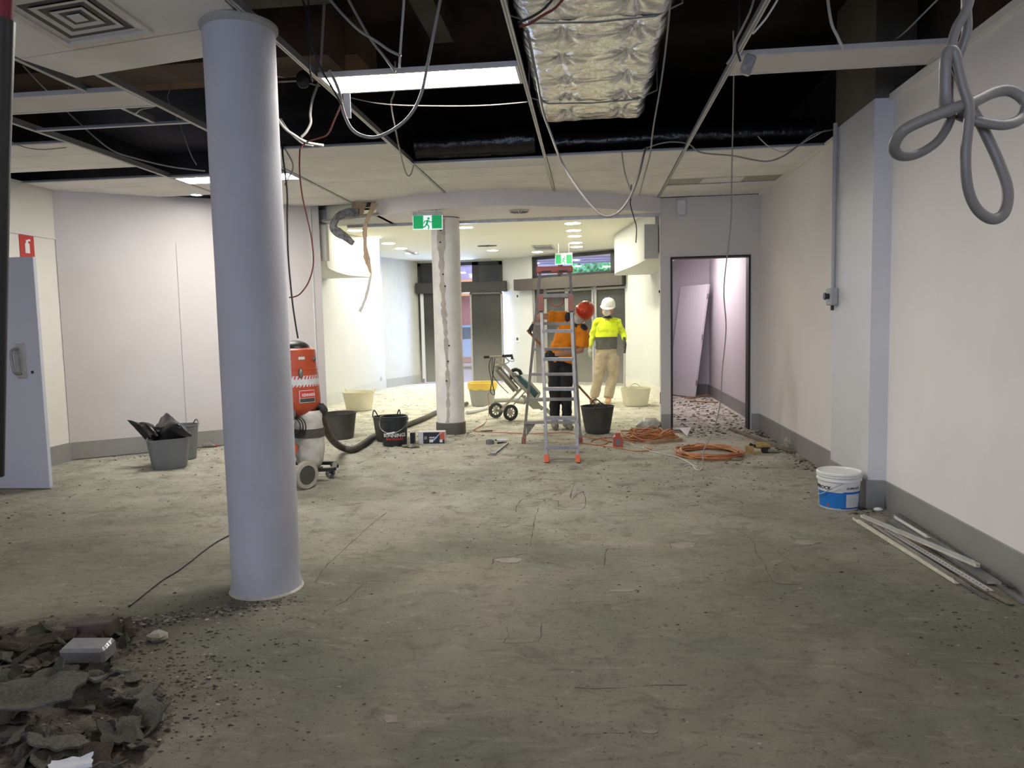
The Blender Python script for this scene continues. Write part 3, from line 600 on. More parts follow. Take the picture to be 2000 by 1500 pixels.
def exit_sign(c, w, h, tilt, label, ztop, m=None):
    t = thing('exit_sign', label, 'exit sign', (c[0], c[1], c[2] - h / 2))
    M = Matrix.Translation(c) @ Matrix.Rotation(tilt, 4, 'Y')
    mb = MB(); mb.M = M; mb.bev(-w / 2, w / 2, 0, 0.05, h / 2 - 0.002, h / 2 + 0.035, 0.004); obj('housing', mb, M_galv, t)
    mb = MB(); mb.M = M; mb.bev(-w / 2, w / 2, 0.012, 0.028, -h / 2, h / 2, 0.004); obj('blade', mb, M_swhite, t)
    for a_, b_ in ((-w / 2 + 0.008, -0.052), (0.052, w / 2 - 0.008)):
        mb = MB(); mb.M = M; mb.box(a_, b_, 0.009, 0.012, -h / 2 + 0.012, h / 2 - 0.004); obj('green_field', mb, M_sgreen, t)
    mb = MB(); running_man(mb, M @ Matrix.Translation((-0.005, 0.008, -h * 0.40)), h * 0.85); obj('running_figure', mb, M_sgreen, t)
    if ztop > c[2] + h / 2 + 0.035:
        mb = MB(); mb.cyl((c[0] - w * .3, c[1] + 0.025, c[2] + h / 2 + 0.03), (c[0] - w * .3, c[1] + 0.025, ztop), 0.005, n=6).cyl((c[0] + w * .3, c[1] + 0.025, c[2] + h / 2 + 0.03), (c[0] + w * .3, c[1] + 0.025, ztop), 0.005, n=6); obj('hanger', mb, M_galv, t)
exit_sign((-1.885, 8.50, 2.625), 0.36, 0.17, R(1.0), 'green exit sign on the curved bulkhead left of the scarred column', 2.77)
p = at(1101, 507, 14.5); exit_sign((p.x, 14.5, p.z), 0.34, 0.19, R(1.0), 'green exit sign hanging above the ladder in the front room', ZF)
p = at(1330, 405, YB); t = thing('wall_sensor', 'small white box fixed to the wall above the doorway', 'wall box', (p.x, YB, p.z))
obj('body', MB().bev(p.x - 0.055, p.x + 0.055, YB - 0.05, YB, p.z - 0.10, p.z + 0.09, 0.008), M_white, t)
t = thing('fire_sign', 'red fire extinguisher location sign on the far left wall', 'wall sign', (-5.745, 6.95, 2.3))
obj('plate', MB().box(-5.75, -5.742, 6.86, 7.05, 2.19, 2.42), M_red, t)
mb = MB(); mb.box(-5.742, -5.739, 6.925, 6.985, 2.24, 2.34).box(-5.742, -5.739, 6.94, 6.97, 2.34, 2.375).box(-5.742, -5.739, 6.97, 7.0, 2.365, 2.385); obj('extinguisher_symbol', mb, M_wprint, t)
# isolator switch with conduit on the pilaster
t = thing('isolator_switch', 'grey isolator switch box on the right-hand pilaster', 'switch', (2.02, 6.22, 1.57))
obj('body', MB().bev(1.955, 2.02, 6.16, 6.28, 1.50, 1.64, 0.01), M_conduit, t)
mb = MB(); mb.tube([(1.955, 6.20, 1.575), (1.93, 6.20, 1.575)], 0.022, n=14).tube([(1.93, 6.20, 1.575), (1.918, 6.20, 1.575)], 0.03, n=14); obj('knob', mb, M_black, t)
obj('gland', MB().cyl((1.99, 6.22, 1.46), (1.99, 6.22, 1.50), 0.014, n=10), M_black, t)
t = tag(obj('conduit', MB().cyl((1.995, 6.22, 1.64), (1.995, 6.22, 2.96), 0.018, n=12), M_conduit, smooth=True), 'grey conduit running up the pilaster from the switch box', 'conduit')
# outlets and key switches
for (x, y, Y, w, h, lb) in ((1012, 560, 17.5, .05, .09, 'uppermost of the key switches on the far pier'), (1012, 578, 17.5, .05, .09, 'middle key switch on the far pier'), (1012, 661, 17.5, .07, .1, 'lowest switch plate on the far pier')):
    p = at(x, y, 17.50); t = thing('key_switch', lb, 'switch', (p.x, 17.45, p.z)); M = Matrix.Translation((p.x, 17.455, p.z)) @ Matrix.Rotation(R(-33.5), 4, 'Z')
    mb = MB(); mb.M = M; mb.bev(-w, w, -0.02, 0.03, -h, h, 0.004); obj('plate', mb, M_label, t)
    mb = MB(); mb.M = M; mb.box(-w * .4, w * .4, -0.026, -0.02, -h * .4, h * .2); obj('switch_face', mb, M_dark, t)
p = atx(744, 741, -4.7); t = thing('wall_outlet', 'oval grey outlet low on the left wall of the front room', 'outlet', tuple(p))
mb = MB(); mb.M = Matrix.Translation(p) @ Matrix.Rotation(R(90), 4, 'Y'); mb.lathe([(0.001, 0.012), (0.06, 0.012), (0.07, 0.0)], 20); obj('cover', mb, M_galv, t)
p = at(1287, 570, 9.6); tag(obj('black_knob', MB().sphere((0.905, 9.52, p.z), 0.012, 0.02, 0.02), M_black), 'small black socket on the edge of the opening', 'socket')
tag(obj('hinge', MB().box(0.903, 0.91, 9.47, 9.50, 0.33, 0.48), M_dark), 'dark hinge plate low on the edge of the opening', 'hinge')
# ================================================================== DUCTS
t = thing('foil_duct', 'quilted silver foil duct hanging under the slab', 'duct', (0.05, 4.5, 3.3))
pins = [(u, v) for v in [i * 0.42 + 1.2 for i in range(13)] for u in (-0.2, 0.24)]
def duct_z(x, y):
    d = min(math.hypot((x - u - 0.05 - 0.03 * math.sin(v * 7)) * 1.0, (y - v) * 0.9) for u, v in pins)
    s = min(1, d / 0.20)
    u0, v0 = min(pins, key=lambda q: math.hypot(x - q[0] - 0.05 - 0.03 * math.sin(q[1] * 7), (y - q[1]) * 0.9)); u0 += 0.05 + 0.03 * math.sin(v0 * 7)
    ang = math.atan2(y - v0, x - u0)
    z = 0.06 * math.exp(-(d / 0.045)) + 0.012 * math.exp(-d / 0.13) * math.sin(9 * ang + 3 * math.sin(v0 * 5)) * min(1, d / 0.03)
    band = abs(((y + 0.02 * math.sin(x * 6)) % 0.84) - 0.42)
    z += 0.014 * max(0, 1 - band / 0.02)
    z += 0.012 * noise.noise((x * 2.5, y * 5, 0)) + 0.004 * noise.noise((x * 6, y * 20, 2)) + 0.0022 * noise.noise((x * 30, y * 12, 5)) + 0.002 * noise.noise((x * 60, y * 60, 5))
    a = math.atan2(y, x); return z
nx, ny = 90, 420; mb = MB(); rings = []
for j in range(ny + 1):
    y = 1.2 + (6.45 - 1.2) * j / ny; prof = []
    xl = -0.40 + 0.025 * noise.noise((y * 2.5, 0, 0)) + 0.01 * noise.noise((y * 12, 0, 0)); xr = 0.50 + 0.025 * noise.noise((y * 2.5, 7, 0)) + 0.01 * noise.noise((y * 12, 5, 0))
    for k in range(8): prof.append((xl - 0.0 + 0.02 * noise.noise((y * 9, k, 3)), y, 3.62 - k * 0.05))
    for i in range(nx + 1):
        f = i / nx; x = xl + (xr - xl) * f; e = min(f, 1 - f) * (xr - xl); rnd_ = 0.07 * (1 - min(1, e / 0.08)) ** 2
        prof.append((x, y, 3.15 + rnd_ + duct_z(x, y)))
    for k in range(8): prof.append((xr + 0.02 * noise.noise((y * 9, k, 9)), y, 3.27 + k * 0.05))
    prof.reverse(); rings.append(prof)
mb.loft(rings, caps=False, closed=False)
obj('foil_wrap', mb, M_foil, t, smooth='all')
for y in (5.9, 2.9, 4.35): obj('strap', MB().tube([(-0.45, y, 3.6), (-0.45, y, 3.2), (-0.3, y - 0.01, 3.14), (0.05, y + 0.02, 3.135), (0.4, y, 3.14), (0.55, y, 3.2), (0.55, y, 3.6)], 0.006, n=6), M_steel, t)
mb = MB(); mb.box(-0.39, 0.49, 6.4, 6.46, 3.2, 3.62); obj('end_face', mb, M_blackfoil, t)
mb = MB()
for i in range(24):
    pass
mb.loft([[(-1.62 + 0.6 * k / 8 * 1.9, 6.98 + 0.16 * math.cos(a) + 0.02 * noise.noise((k, a, 0)), 3.12 + 0.14 * math.sin(a) + 0.03 * noise.noise((k * 1.7, a * 2, 4))) for a in [2 * math.pi * q / 14 for q in range(14)]] for k in range(9)])
tag(obj('wrapped_duct', mb, M_blackfoil, smooth=True), 'black foil wrapped duct lying behind the first tile row, left of the silver duct', 'duct')
mb = MB(); mb.loft([[(-0.3 + 2.4 * k / 12, 7.25 + 0.2 * math.cos(a), 3.14 + 0.14 * math.sin(a) + 0.03 * noise.noise((k * 1.7, a * 2, 4))) for a in [2 * math.pi * q / 14 for q in range(14)]] for k in range(13)])
tag(obj('wrapped_duct', mb, M_blackfoil, smooth=True), 'black wrapped duct lying behind the first tile row, below the silver duct', 'duct')
# ================================================================== LOOSE AND HANGING CABLES
def cable(pts, Y, r, m, label, name='hanging_cable', cat='cable', flat=1.0, n=6, group=None, top=False):
    """pts: (px, py[, Y]) seen from the doorway, each at its own real depth"""
    P = [at(p[0], p[1], p[2] if len(p) > 2 else Y) for p in pts]
    if top: P = [Vector((P[0].x + 0.05, P[0].y + 0.1, ZS)), Vector((P[0].x + 0.01, P[0].y + 0.03, P[0].z + 0.12))] + P
    return tag(obj(name, MB().tube(catmull(P, 6), r, n=n, flat=flat), m, smooth='all'), label, cat, group)
cable([(868, -40), (858, 10), (838, 110), (822, 185), (795, 232), (752, 262), (720, 268), (690, 255), (672, 222), (664, 185), (655, 160), (643, 138)], 3.9, 0.009, M_cable, 'thick grey cable looping down in front of the lit troffer')
cable([(790, -60), (789, 0), (784, 70), (780, 132)], 4.3, 0.008, M_cablel, 'short twisted white cable end hanging above the lit troffer')
cable([(772, 120, 4.9), (770, 178, 4.9), (764, 202, 5), (772, 250, 5.2), (780, 290, 5.6), (793, 338, 6), (802, 341, 6.1), (808, 322, 6.2)], 5, 0.006, M_cable, 'thin grey cable dangling below the middle of the lit troffer')
cable([(630, -20), (662, 20), (700, 58), (728, 76), (742, 85), (760, 98), (783, 109)], 4.0, 0.008, M_cable, 'grey cable sagging across the void above the lit troffer')
cable([(670, -20), (700, 35), (725, 78), (750, 110), (772, 140)], 4.2, 0.008, M_cable, 'straight grey cable crossing the void behind the other one')
cable([(583, -30), (591, 0), (603, 35), (606, 70), (615, 105), (630, 140), (645, 165), (668, 205)], 3.8, 0.0055, M_cablek, 'black cable drooping in front of the left end of the lit troffer')
cable([(602, -30), (603, 40), (606, 80), (604, 125), (610, 160)], 4.0, 0.004, M_cablek, 'thin black cable beside the tan board right of the foreground column')
cable([(622, 160), (610, 195), (606, 222), (607, 240), (598, 258), (588, 268)], 4.9, 0.010, M_cable, 'grey cable bending down to the tile edge right of the foreground column', top=True)
cable([(540, 228), (556, 250), (575, 264), (600, 278), (632, 284)], 4.9, 0.009, M_cablel, 'pale cable lying over the tile edge beside the foreground column')
cable([(548, 232), (566, 258), (590, 280), (612, 285)], 4.95, 0.006, M_cable, 'second cable lying over the tile edge beside the foreground column')
cable([(668, 200, 4.3), (655, 230, 4.5), (640, 262, 4.7), (620, 271, 4.8), (598, 278, 4.9), (588, 290, 4.9)], 4.9, 0.005, M_cabler, 'dark red wire curving above the tiles right of the foreground column')
cable([(556, 283, 6.45), (553, 286, 6.15), (552, 300), (557, 340), (561, 380), (561, 430), (563, 500), (570, 580), (576, 625), (582, 661)], 6.08, 0.008, M_cablek, 'long black cable hanging beside the foreground column above the red vacuum')
cable([(556, 284, 6.45), (555, 288, 6.15), (562, 300), (571, 318), (571, 333), (562, 350), (556, 362)], 6.08, 0.006, M_cable, 'short grey loop hanging at the tile edge beside the foreground column')
cable([(587, 281, 6.45), (586, 285, 6.15), (585, 330), (590, 380), (600, 425), (609, 470), (612, 515), (603, 550), (588, 572), (577, 579), (565, 581)], 6.08, 0.0065, M_cabler, 'dark red cable hanging in a long hook beside the foreground column')
cable([(1030, 60, 4.4), (1046, 140, 4.6), (1060, 215, 5), (1076, 262, 5.2), (1090, 300, 5.3), (1104, 330, 5.4), (1130, 370, 5.4), (1156, 402, 5.4), (1175, 419, 5.4), (1192, 422, 5.4), (1212, 411, 5.4), (1232, 382, 5.4), (1248, 340, 5.6), (1258, 300, 6.2), (1262, 288, 6.6)], 5.4, 0.009, M_cable, 'long dark grey cable hanging in a deep loop below the silver duct')
cable([(1313, -40, 4), (1305, 50, 4.4), (1293, 150, 4.8), (1276, 250, 5.4), (1270, 300, 5.8), (1258, 345, 6), (1248, 382, 6)], 5, 0.006, M_cable, 'thin grey cable falling past the right edge of the silver duct')
cable([(1214, 295), (1219, 330), (1224, 350), (1234, 378)], 6.4, 0.006, M_cable, 'short grey cable end poking down from the tiles under the silver duct')
cable([(1231, 398), (1238, 425), (1243, 445), (1242, 474)], 8.4, 0.006, M_cablek, 'thin wire end dangling at the right of the curved bulkhead', top=True)
cable([(1614, -50), (1617, 0), (1624, 45), (1636, 72), (1647, 95)], 4.4, 0.009, M_cablel, 'pale cable curving down onto the unlit light fitting at right')
cable([(1432, 60, 5.6), (1433, 150, 6), (1431, 260, 6.6), (1429, 350, 7.0), (1427, 440, 7.1), (1414, 560, 7.15), (1418, 640, 7.2), (1411, 720, 7.2), (1406, 790, 7.2), (1392, 845, 7.2), (1374, 880, 7.2), (1373, 903, 7.15), (1366, 919, 6.95), (1340, 905, 7.1), (1334, 908, 7.1)], 7, 0.0065, M_cable, 'long thin cable hanging from ceiling to floor in front of the doorway')
cable([(1255, 292, 6.8), (1290, 280, 6.7), (1320, 277, 6.7), (1346, 282, 6.7), (1370, 298, 6.7), (1430, 304, 6.7), (1470, 312, 6.7), (1500, 315, 6.7), (1530, 305, 6.7), (1560, 284, 6.7), (1590, 262, 6.7), (1628, 253, 6.7)], 6.7, 0.007, M_cable, 'grey cable draped along the front of the tiles to the right wall')
cable([(1480, 266), (1500, 285), (1525, 296), (1545, 292), (1575, 275), (1612, 254)], 6.75, 0.005, M_cablel, 'thin pale wire beside the draped cable at the right wall')
cable([(1012, 44), (1040, 32), (1065, 15), (1090, -15)], 3.3, 0.006, M_cablek, 'upper black cable crossing the silver duct at the top of the view')
cable([(1014, 52), (1035, 46), (1060, 30), (1085, 15), (1110, -15)], 3.3, 0.006, M_cabler, 'lower dark cable crossing the silver duct at the top of the view')
cable([(650, 178), (690, 192), (760, 204), (880, 207), (960, 205), (1030, 199)], 4.95, 0.004, M_cable, 'thin wire strung across the grid just behind the lit troffer')
cable([(514, 142), (560, 153), (600, 162), (625, 168)], 4.9, 0.004, M_cablel, 'thin wire stretched behind the foreground column top')
cable([(1478, -20), (1466, 20), (1447, 60), (1437, 80), (1433, 105), (1420, 125)], 3.9, 0.006, M_cable, 'cable tied along the right-hand ceiling tee')
cable([(1445, 20), (1443, 60), (1438, 90), (1446, 120)], 4.1, 0.006, M_cablek, 'black cable hanging to the white connector at right', top=True)
cable([(1530, -20), (1500, 30), (1480, 55), (1470, 66)], 3.6, 0.005, M_cablel, 'pale wire right of the right-hand ceiling tee')
cable([(1838, -8, 3.9), (1800, 30, 4.2), (1770, 60, 4.4), (1735, 88, 4.6)], 4, 0.005, M_cable, 'thin wire near the brown brick above the right wall')
cable([(45, 128), (70, 155), (100, 186)], 4.6, 0.005, M_cablel, 'hanger wire above the unlit light at far left')
cable([(128, 212), (155, 240), (190, 272), (222, 295), (260, 308), (330, 325), (400, 334)], 5.6, 0.006, M_cable, 'grey cable trailing over the ceiling tee left of the foreground column', top=True)
cable([(328, 195), (350, 240), (372, 300), (384, 322)], 5.8, 0.004, M_cable, 'thin hanger wire left of the foreground column', top=True)
cable([(240, 210), (262, 222), (275, 214), (300, 209)], 4.9, 0.005, M_cablel, 'short pale flex end beside the unlit light at far left')
cable([(0, 265), (40, 285), (80, 292), (130, 288)], 5.4, 0.004, M_cable, 'thin wire in the dark gap at the far left ceiling')
# card tag and connector
p = at(679, 207, 3.95); tag(obj('card_tag', MB().box(p.x - 0.019, p.x + 0.019, 3.94, 3.947, p.z - 0.068, p.z + 0.062), M_white), 'blank white card tag hanging from the black cable at the lit troffer', 'tag')
p = at(1461, 126, 4.1); mb = MB(); mb.M = Matrix.Translation(p) @ Matrix.Rotation(R(20), 4, 'Y'); mb.bev(-0.03, 0.03, -0.02, 0.02, -0.055, 0.05, 0.008)
tag(obj('cable_connector', mb, M_clear), 'clear white cable connector hanging in front of the unlit light', 'connector')
t = thing('cable_clamp', 'black cable clamp fixed above the grid right of the foreground column', 'clamp', tuple(at(592, 155, 4.8)))
p = at(592, 155, 4.8); obj('bracket', MB().sphere(tuple(p), 0.05, 0.03, 0.06), M_black, t); obj('arm', MB().beam(at(545, 157, 4.8), p, 0.03, 0.02), M_black, t)
# big loose conduit loops close to the lens at right
t = thing('conduit_loop', 'thick grey flexible conduit hanging in big loops at the right edge', 'conduit', (1.0, 1.6, 2.2))
Yc = 1.6
def strand(pts, r, m): return obj('strand', MB().tube(catmull([at(x, y, Yc + dy) for x, y, dy in pts], 9), r, n=12, flat=0.8), m, t, smooth='all')
M_cond2 = mat('grey pvc conduit', (0.19, 0.175, 0.165), 0.4, var=0.05)
strand([(1915, -160, 0), (1893, 0, 0), (1868, 55, 0), (1853, 110, 0), (1845, 150, 0), (1850, 200, 0.02), (1856, 232, 0.03), (1832, 275, 0.03), (1790, 302, 0.03), (1757, 304, 0.02), (1746, 285, 0), (1765, 255, -0.02), (1810, 232, -0.03), (1862, 212, -0.03), (1900, 200, -0.01), (1940, 181, 0.02), (1975, 178, 0.03), (2003, 200, 0.03), (1996, 230, 0.02), (1960, 244, 0), (1905, 236, 0), (1875, 226, 0.03)], 0.0115, M_cond2)
strand([(1890, -160, 0.02), (1887, 0, 0.02), (1888, 60, 0.02), (1872, 110, 0.03), (1856, 150, 0.04), (1852, 195, 0.04)], 0.0115, M_cond2)
strand([(1852, 195, 0.04), (1851, 222, 0.02), (1846, 205, -0.02), (1846, 140, -0.03), (1850, 105, -0.03), (1860, 98, -0.03), (1868, 112, -0.03), (1880, 165, -0.03), (1893, 215, -0.03), (1886, 300, -0.03), (1890, 365, -0.02), (1908, 408, -0.01), (1938, 428, 0), (1962, 414, 0.01), (1968, 370, 0.02), (1950, 315, 0.03), (1922, 255, 0.03), (1893, 200, 0.03), (1868, 130, 0.0), (1858, 100, 0.0)], 0.0115, M_cond2)
# blurred dark strip at the left edge of the view
t = thing('hanging_strip', 'dark hanging strip with a red top at the left edge of the view', 'strip', (-0.96, 1.1, 1.6))
mb = MB(); mb.tube([at(0, 38, 1.1), at(-3, 300, 1.1), at(-6, 600, 1.1), at(-9, 930, 1.1)], [0.021, 0.017, 0.015, 0.013], n=10); obj('strip_body', mb, M_black, t, smooth=True)
mb = MB(); mb.tube([at(0, -60, 1.1), at(-4, 36, 1.1)], [0.02, 0.02], n=10); obj('strip_top', mb, mat('dull red rubber', (0.16, 0.01, 0.03), 0.7), t, smooth=True)

# ================================================================== TORN PLASTER AT THE LEFT END OF THE BULKHEAD
def ribbon(pts, w, Y, wdir=(1, 0, 0), th=0.006, n=5):
    P = catmull([at(x, y, Y + (d[0] if d else 0)) for x, y, *d in pts], n); mb = MB(); N = len(P)
    ws = w if isinstance(w, (list, tuple)) else [w] * N
    rings = []
    for i, p in enumerate(P):
        f = i / (N - 1) * (len(ws) - 1); k = min(int(f), len(ws) - 2); ww = ws[k] + (ws[k + 1] - ws[k]) * (f - k) if len(ws) > 1 else ws[0]
        j = noise.noise((p.x * 20, p.z * 20, 0)) * 0.012
        t_ = (P[min(i + 1, N - 1)] - P[max(i - 1, 0)]).normalized(); sd = Vector((t_.z, 0.35, -t_.x)).normalized(); nn = t_.cross(sd).normalized()
        rings.append([tuple(p + sd * (ww / 2 + j) + nn * th / 2), tuple(p - sd * (ww / 2 - j * 0.5) + nn * th / 2), tuple(p - sd * (ww / 2 - j * 0.5) - nn * th / 2), tuple(p + sd * (ww / 2 + j) - nn * th / 2)])
    return mb.loft(rings)
M_paper = mat('torn brown paper lining', (0.34, 0.25, 0.17), 0.85, var=0.15, vscale=14)
M_plast = mat('torn grey plasterboard', (0.13, 0.13, 0.135), 0.9, var=0.45, vscale=22, bump=0.4)
t = thing('torn_plasterboard', 'torn flap of plasterboard hanging from the left end of the curved bulkhead', 'plasterboard', tuple(at(690, 410, 8.75)))
obj('curled_strip', ribbon([(700, 415), (675, 416), (656, 428), (651, 445), (662, 455), (676, 464), (690, 476)], [0.10, 0.11, 0.09, 0.10, 0.12, 0.09, 0.06], 8.75, th=0.02), M_plast, t, label='dark curled strip end')
obj('facing', ribbon([(702, 395), (700, 408), (702, 420)], [0.22, 0.2, 0.12], 8.78), M_paper, t, label='torn brown facing')
t = thing('torn_lining', 'long torn strip of brown lining paper dangling from the curved bulkhead', 'lining paper', tuple(at(717, 420, 8.6)))
obj('paper_strip', ribbon([(732, 396), (726, 410), (716, 432), (713, 450), (713, 480), (717, 505), (721, 520), (724, 534)], [0.11, 0.07, 0.05, 0.06, 0.055, 0.09, 0.05, 0.02], 8.6), M_paper, t)
obj('grey_tail', ribbon([(724, 533), (722, 548), (716, 575), (709, 595), (703, 609)], [0.012, 0.028, 0.035, 0.03, 0.04], 8.6), mat('grey paper tail', (0.42, 0.40, 0.38), 0.9, var=0.1), t)
tag(obj('ceiling_hole', MB().loft([[tuple(fl(x, y, ZC - 0.001)) for x, y in ((598, 416), (640, 402), (700, 398), (700, 402), (650, 432), (603, 434))], [tuple(fl(x, y, ZC + 0.004)) for x, y in ((598, 416), (640, 402), (700, 398), (700, 402), (650, 432), (603, 434))]]), M_black), 'dark jagged gap between the tiles and the torn bulkhead end', 'ceiling hole')
struct('wall_bulkhead', MB().prism([(-3.5, 9.2), (-2.55, 8.72), (-2.55, 8.78), (-3.4, 9.3)], 2, 2.785, 2.80), M_rub4)

# ================================================================== DOOR LEAF AT LEFT, LEANING DOOR LEAF
t = thing('door_leaf', 'white door leaf with a metal pull handle standing open at far left', 'door', (-5.3, 5.98, 0))
obj('slab', MB().bev(-5.62, -4.885, 5.97, 6.01, 0.01, 2.09, 0.003), mat('door paint', (0.48, 0.48, 0.55), 0.4, var=0.02, vscale=1), t)
h0 = at(40, 706, 5.96)
obj('pull_plate', MB().bev(h0.x - 0.045, h0.x + 0.045, 5.962, 5.97, h0.z - 0.15, h0.z + 0.16, 0.003), M_galv, t)
obj('pull_handle', MB().tube(catmull([(h0.x - 0.02, 5.965, h0.z + 0.11), (h0.x - 0.045, 5.92, h0.z + 0.10), (h0.x - 0.045, 5.915, h0.z), (h0.x - 0.03, 5.92, h0.z - 0.10), (h0.x - 0.005, 5.965, h0.z - 0.11)], 5), 0.011, n=8), M_steel, t, smooth='all')
p = at(62, 727, 5.96); obj('lock_hole', MB().cyl((p.x, 5.966, p.z), (p.x, 5.972, p.z), 0.014, n=12), M_black, t)
t = thing('door_leaf', 'white door leaf leaning against the wall inside the room through the doorway', 'door', (1.8, 13.5, 0))
u = Vector((-0.48, 0.88, 0)).normalized(); v = Vector((0.26, 0.03, 2.03)).normalized(); w_ = u.cross(v).normalized(); o0 = Vector((1.86, 13.25, 0.02))
def slab(mb, a0, a1, b0, b1, c0, c1):
    P = lambda a, b, c: tuple(o0 + u * a + v * b + w_ * c)
    return mb.loft([[P(a0, b0, c0), P(a1, b0, c0), P(a1, b1, c0), P(a0, b1, c0)], [P(a0, b0, c1), P(a1, b0, c1), P(a1, b1, c1), P(a0, b1, c1)]])
obj('slab', slab(MB(), 0, 0.82, 0, 2.04, 0, 0.038), mat('pinkish door paint', (0.68, 0.65, 0.67), 0.5), t)
for b in (0.22, 1.05, 1.78):
    obj('hinge', slab(MB(), -0.012, 0.0, b, b + 0.09, 0.0, 0.035), M_galv, t)
# timber bits inside that room
def board(a, b, w, h, label, m=M_wood, z=0.0, name='timber_offcut', cat='timber'):
    a = Vector((a.x, a.y, z + h / 2)); b = Vector((b.x, b.y, z + h / 2))
    mb = MB().beam(a, b, w, h); return tag(obj(name, mb, m), label, cat)
board(fl(1342, 779), fl(1385, 773), 0.12, 0.03, 'short timber board lying under the leaning door leaf')
board(fl(1348, 785), fl(1402, 787), 0.07, 0.02, 'thin timber batten on the debris inside the doorway')
board(fl(1430, 841), fl(1548, 885), 0.055, 0.022, 'long grey timber batten lying by the right wall near the doorway', M_woodg, 0.004, 'timber_batten')
# white offcut sheet by the opening edge
p1, p2, p3, p4 = fl(1311, 840), fl(1350, 840), fl(1342, 853), fl(1328, 846)
tag(obj('white_sheet', MB().loft([[(p1.x, p1.y, .02), (p2.x, p2.y, .035), (p3.x, p3.y, .004), (p4.x, p4.y, .05)], [(p1.x, p1.y, .024), (p2.x, p2.y, .039), (p3.x, p3.y, .008), (p4.x, p4.y, .054)]]), M_pail), 'bent white sheet offcut on the floor at the doorway edge', 'sheet')
# ================================================================== TUBS AND BUCKETS
def tub_mesh(r0, r1, h, th=0.006, n=36, lip=0.006, sq=0.0, wob=0.0):
    prof = [(0.001, 0.0), (r0 * 0.9, 0.0), (r0, 0.012)] + [(r0 + (r1 - r0) * f, h * f) for f in (0.25, 0.5, 0.75, 0.97)] + [(r1 + lip, h * 0.985), (r1 + lip, h), (r1 - th, h), (r0 - th, 0.015), (0.001, 0.012)]
    mb = MB().lathe(prof, n)
    if sq or wob:
        out = []
        for x, y, z in mb.v:
            a = math.atan2(y, x); f = 1 + sq * abs(math.sin(2 * a)) ** 2 + wob * noise.noise((math.cos(a) * 1.5, math.sin(a) * 1.5, z * 3))
            out.append((x * f, y * f, z))
        mb.v = out
    return mb
def handle_pts(r, h, a, span=0.5, rise=0.07, out=0.012):
    return [((r + out * math.sin(math.pi * k / 8)) * math.cos(a + span * (k / 8 - 0.5) * 2 * 0.5), (r + out * math.sin(math.pi * k / 8)) * math.sin(a + span * (k / 8 - 0.5)), h - 0.012 + rise * math.sin(math.pi * k / 8)) for k in range(9)]
def tub(name, label, x, y, r0, r1, h, m, angs=(0, math.pi), rise=0.06, cat='tub', span=0.75, hm=None, wob=0.02, group=None):
    t = thing(name, label, cat, (x, y, 0), group=group)
    obj('body', tub_mesh(r0, r1, h, wob=wob), m, t, smooth=True, world=False)
    for a in angs:
        obj('handle', MB().tube(catmull([((r1 + 0.004) * math.cos(a + span * (k / 8 - 0.5)), (r1 + 0.004) * math.sin(a + span * (k / 8 - 0.5)), h - 0.01 + rise * math.sin(math.pi * k / 8)) for k in range(9)], 3), 0.008, n=7), hm or m, t, smooth='all', world=False)
    return t
tub('rubber_tub', 'large dark grey rubber tub in front of the worker in yellow', 0.09, 9.2, 0.155, 0.212, 0.345, M_tub, (1.65, -1.4), 0.07)
tub('rubber_tub', 'dark grey rubber tub between the red vacuum and the green bucket', -3.18, 8.85, 0.17, 0.212, 0.33, M_tub, (0.3, 3.3), 0.015)
tub('rubber_tub', 'cream rubber tub against the front room left wall', -3.92, 11.9, 0.215, 0.27, 0.32, M_cream, (0.15, 3.0), 0.07)
tub('rubber_tub', 'pale dust covered rubber tub beside the right wall of the front room', 0.76, 12.2, 0.20, 0.25, 0.30, M_cream, (1.57, 4.4), 0.06)
tub('rubber_tub', 'dark rubber tub tucked behind the green bucket', -2.50, 8.62, 0.125, 0.165, 0.31, M_tub, (2.9, 0.6), 0.075)
t = tub('bucket', 'grey bucket with a yellow rim beside the wheeled breaker trolley', -1.865, 12.4, 0.19, 0.235, 0.30, M_tubl, (), cat='bucket')
mb = MB().lathe([(0.234, 0.29), (0.252, 0.30), (0.262, 0.405), (0.268, 0.41), (0.262, 0.415), (0.250, 0.41), (0.235, 0.30)], 36)
mb.v = [(x * (1 + 0.012 * math.sin(9 * math.atan2(y, x)) * (1 if z > .4 else 0)), y, z + (0.008 * math.sin(7 * math.atan2(y, x)) if z < .302 else 0)) for x, y, z in mb.v]
obj('yellow_rim', mb, M_yellow, t, smooth=True, world=False, label='bright yellow rim')
# square grey tub with black plastic in it, and the round one behind
t = thing('square_tub', 'square grey flexible tub stuffed with black plastic, by the left wall', 'tub', (-4.355, 7.0, 0), R(28))
def sqring(a, b, z, n=8, rr=0.25):
    out = []
    for k in range(4 * n):
        th = 2 * math.pi * k / (4 * n) + math.pi / 4; c, s_ = math.cos(th), math.sin(th); e = 0.42
        out.append((a * math.copysign(abs(c) ** e, c), b * math.copysign(abs(s_) ** e, s_), z))
    return out
mb = MB().loft([sqring(0.02, 0.02, 0), sqring(0.155, 0.155, 0), sqring(0.165, 0.165, 0.02), sqring(0.185, 0.185, 0.17), sqring(0.205, 0.205, 0.32), sqring(0.199, 0.199, 0.32), sqring(0.16, 0.16, 0.02), sqring(0.02, 0.02, 0.015)])
mb.v = [(x + 0.006 * noise.noise((x * 9, y * 9, z * 7)), y + 0.006 * noise.noise((x * 9 + 5, y * 9, z * 7)), z + (0.025 * (y + x) if z > 0.3 else 0)) for x, y, z in mb.v]
obj('body', mb, M_tubg, t, smooth=True, world=False)
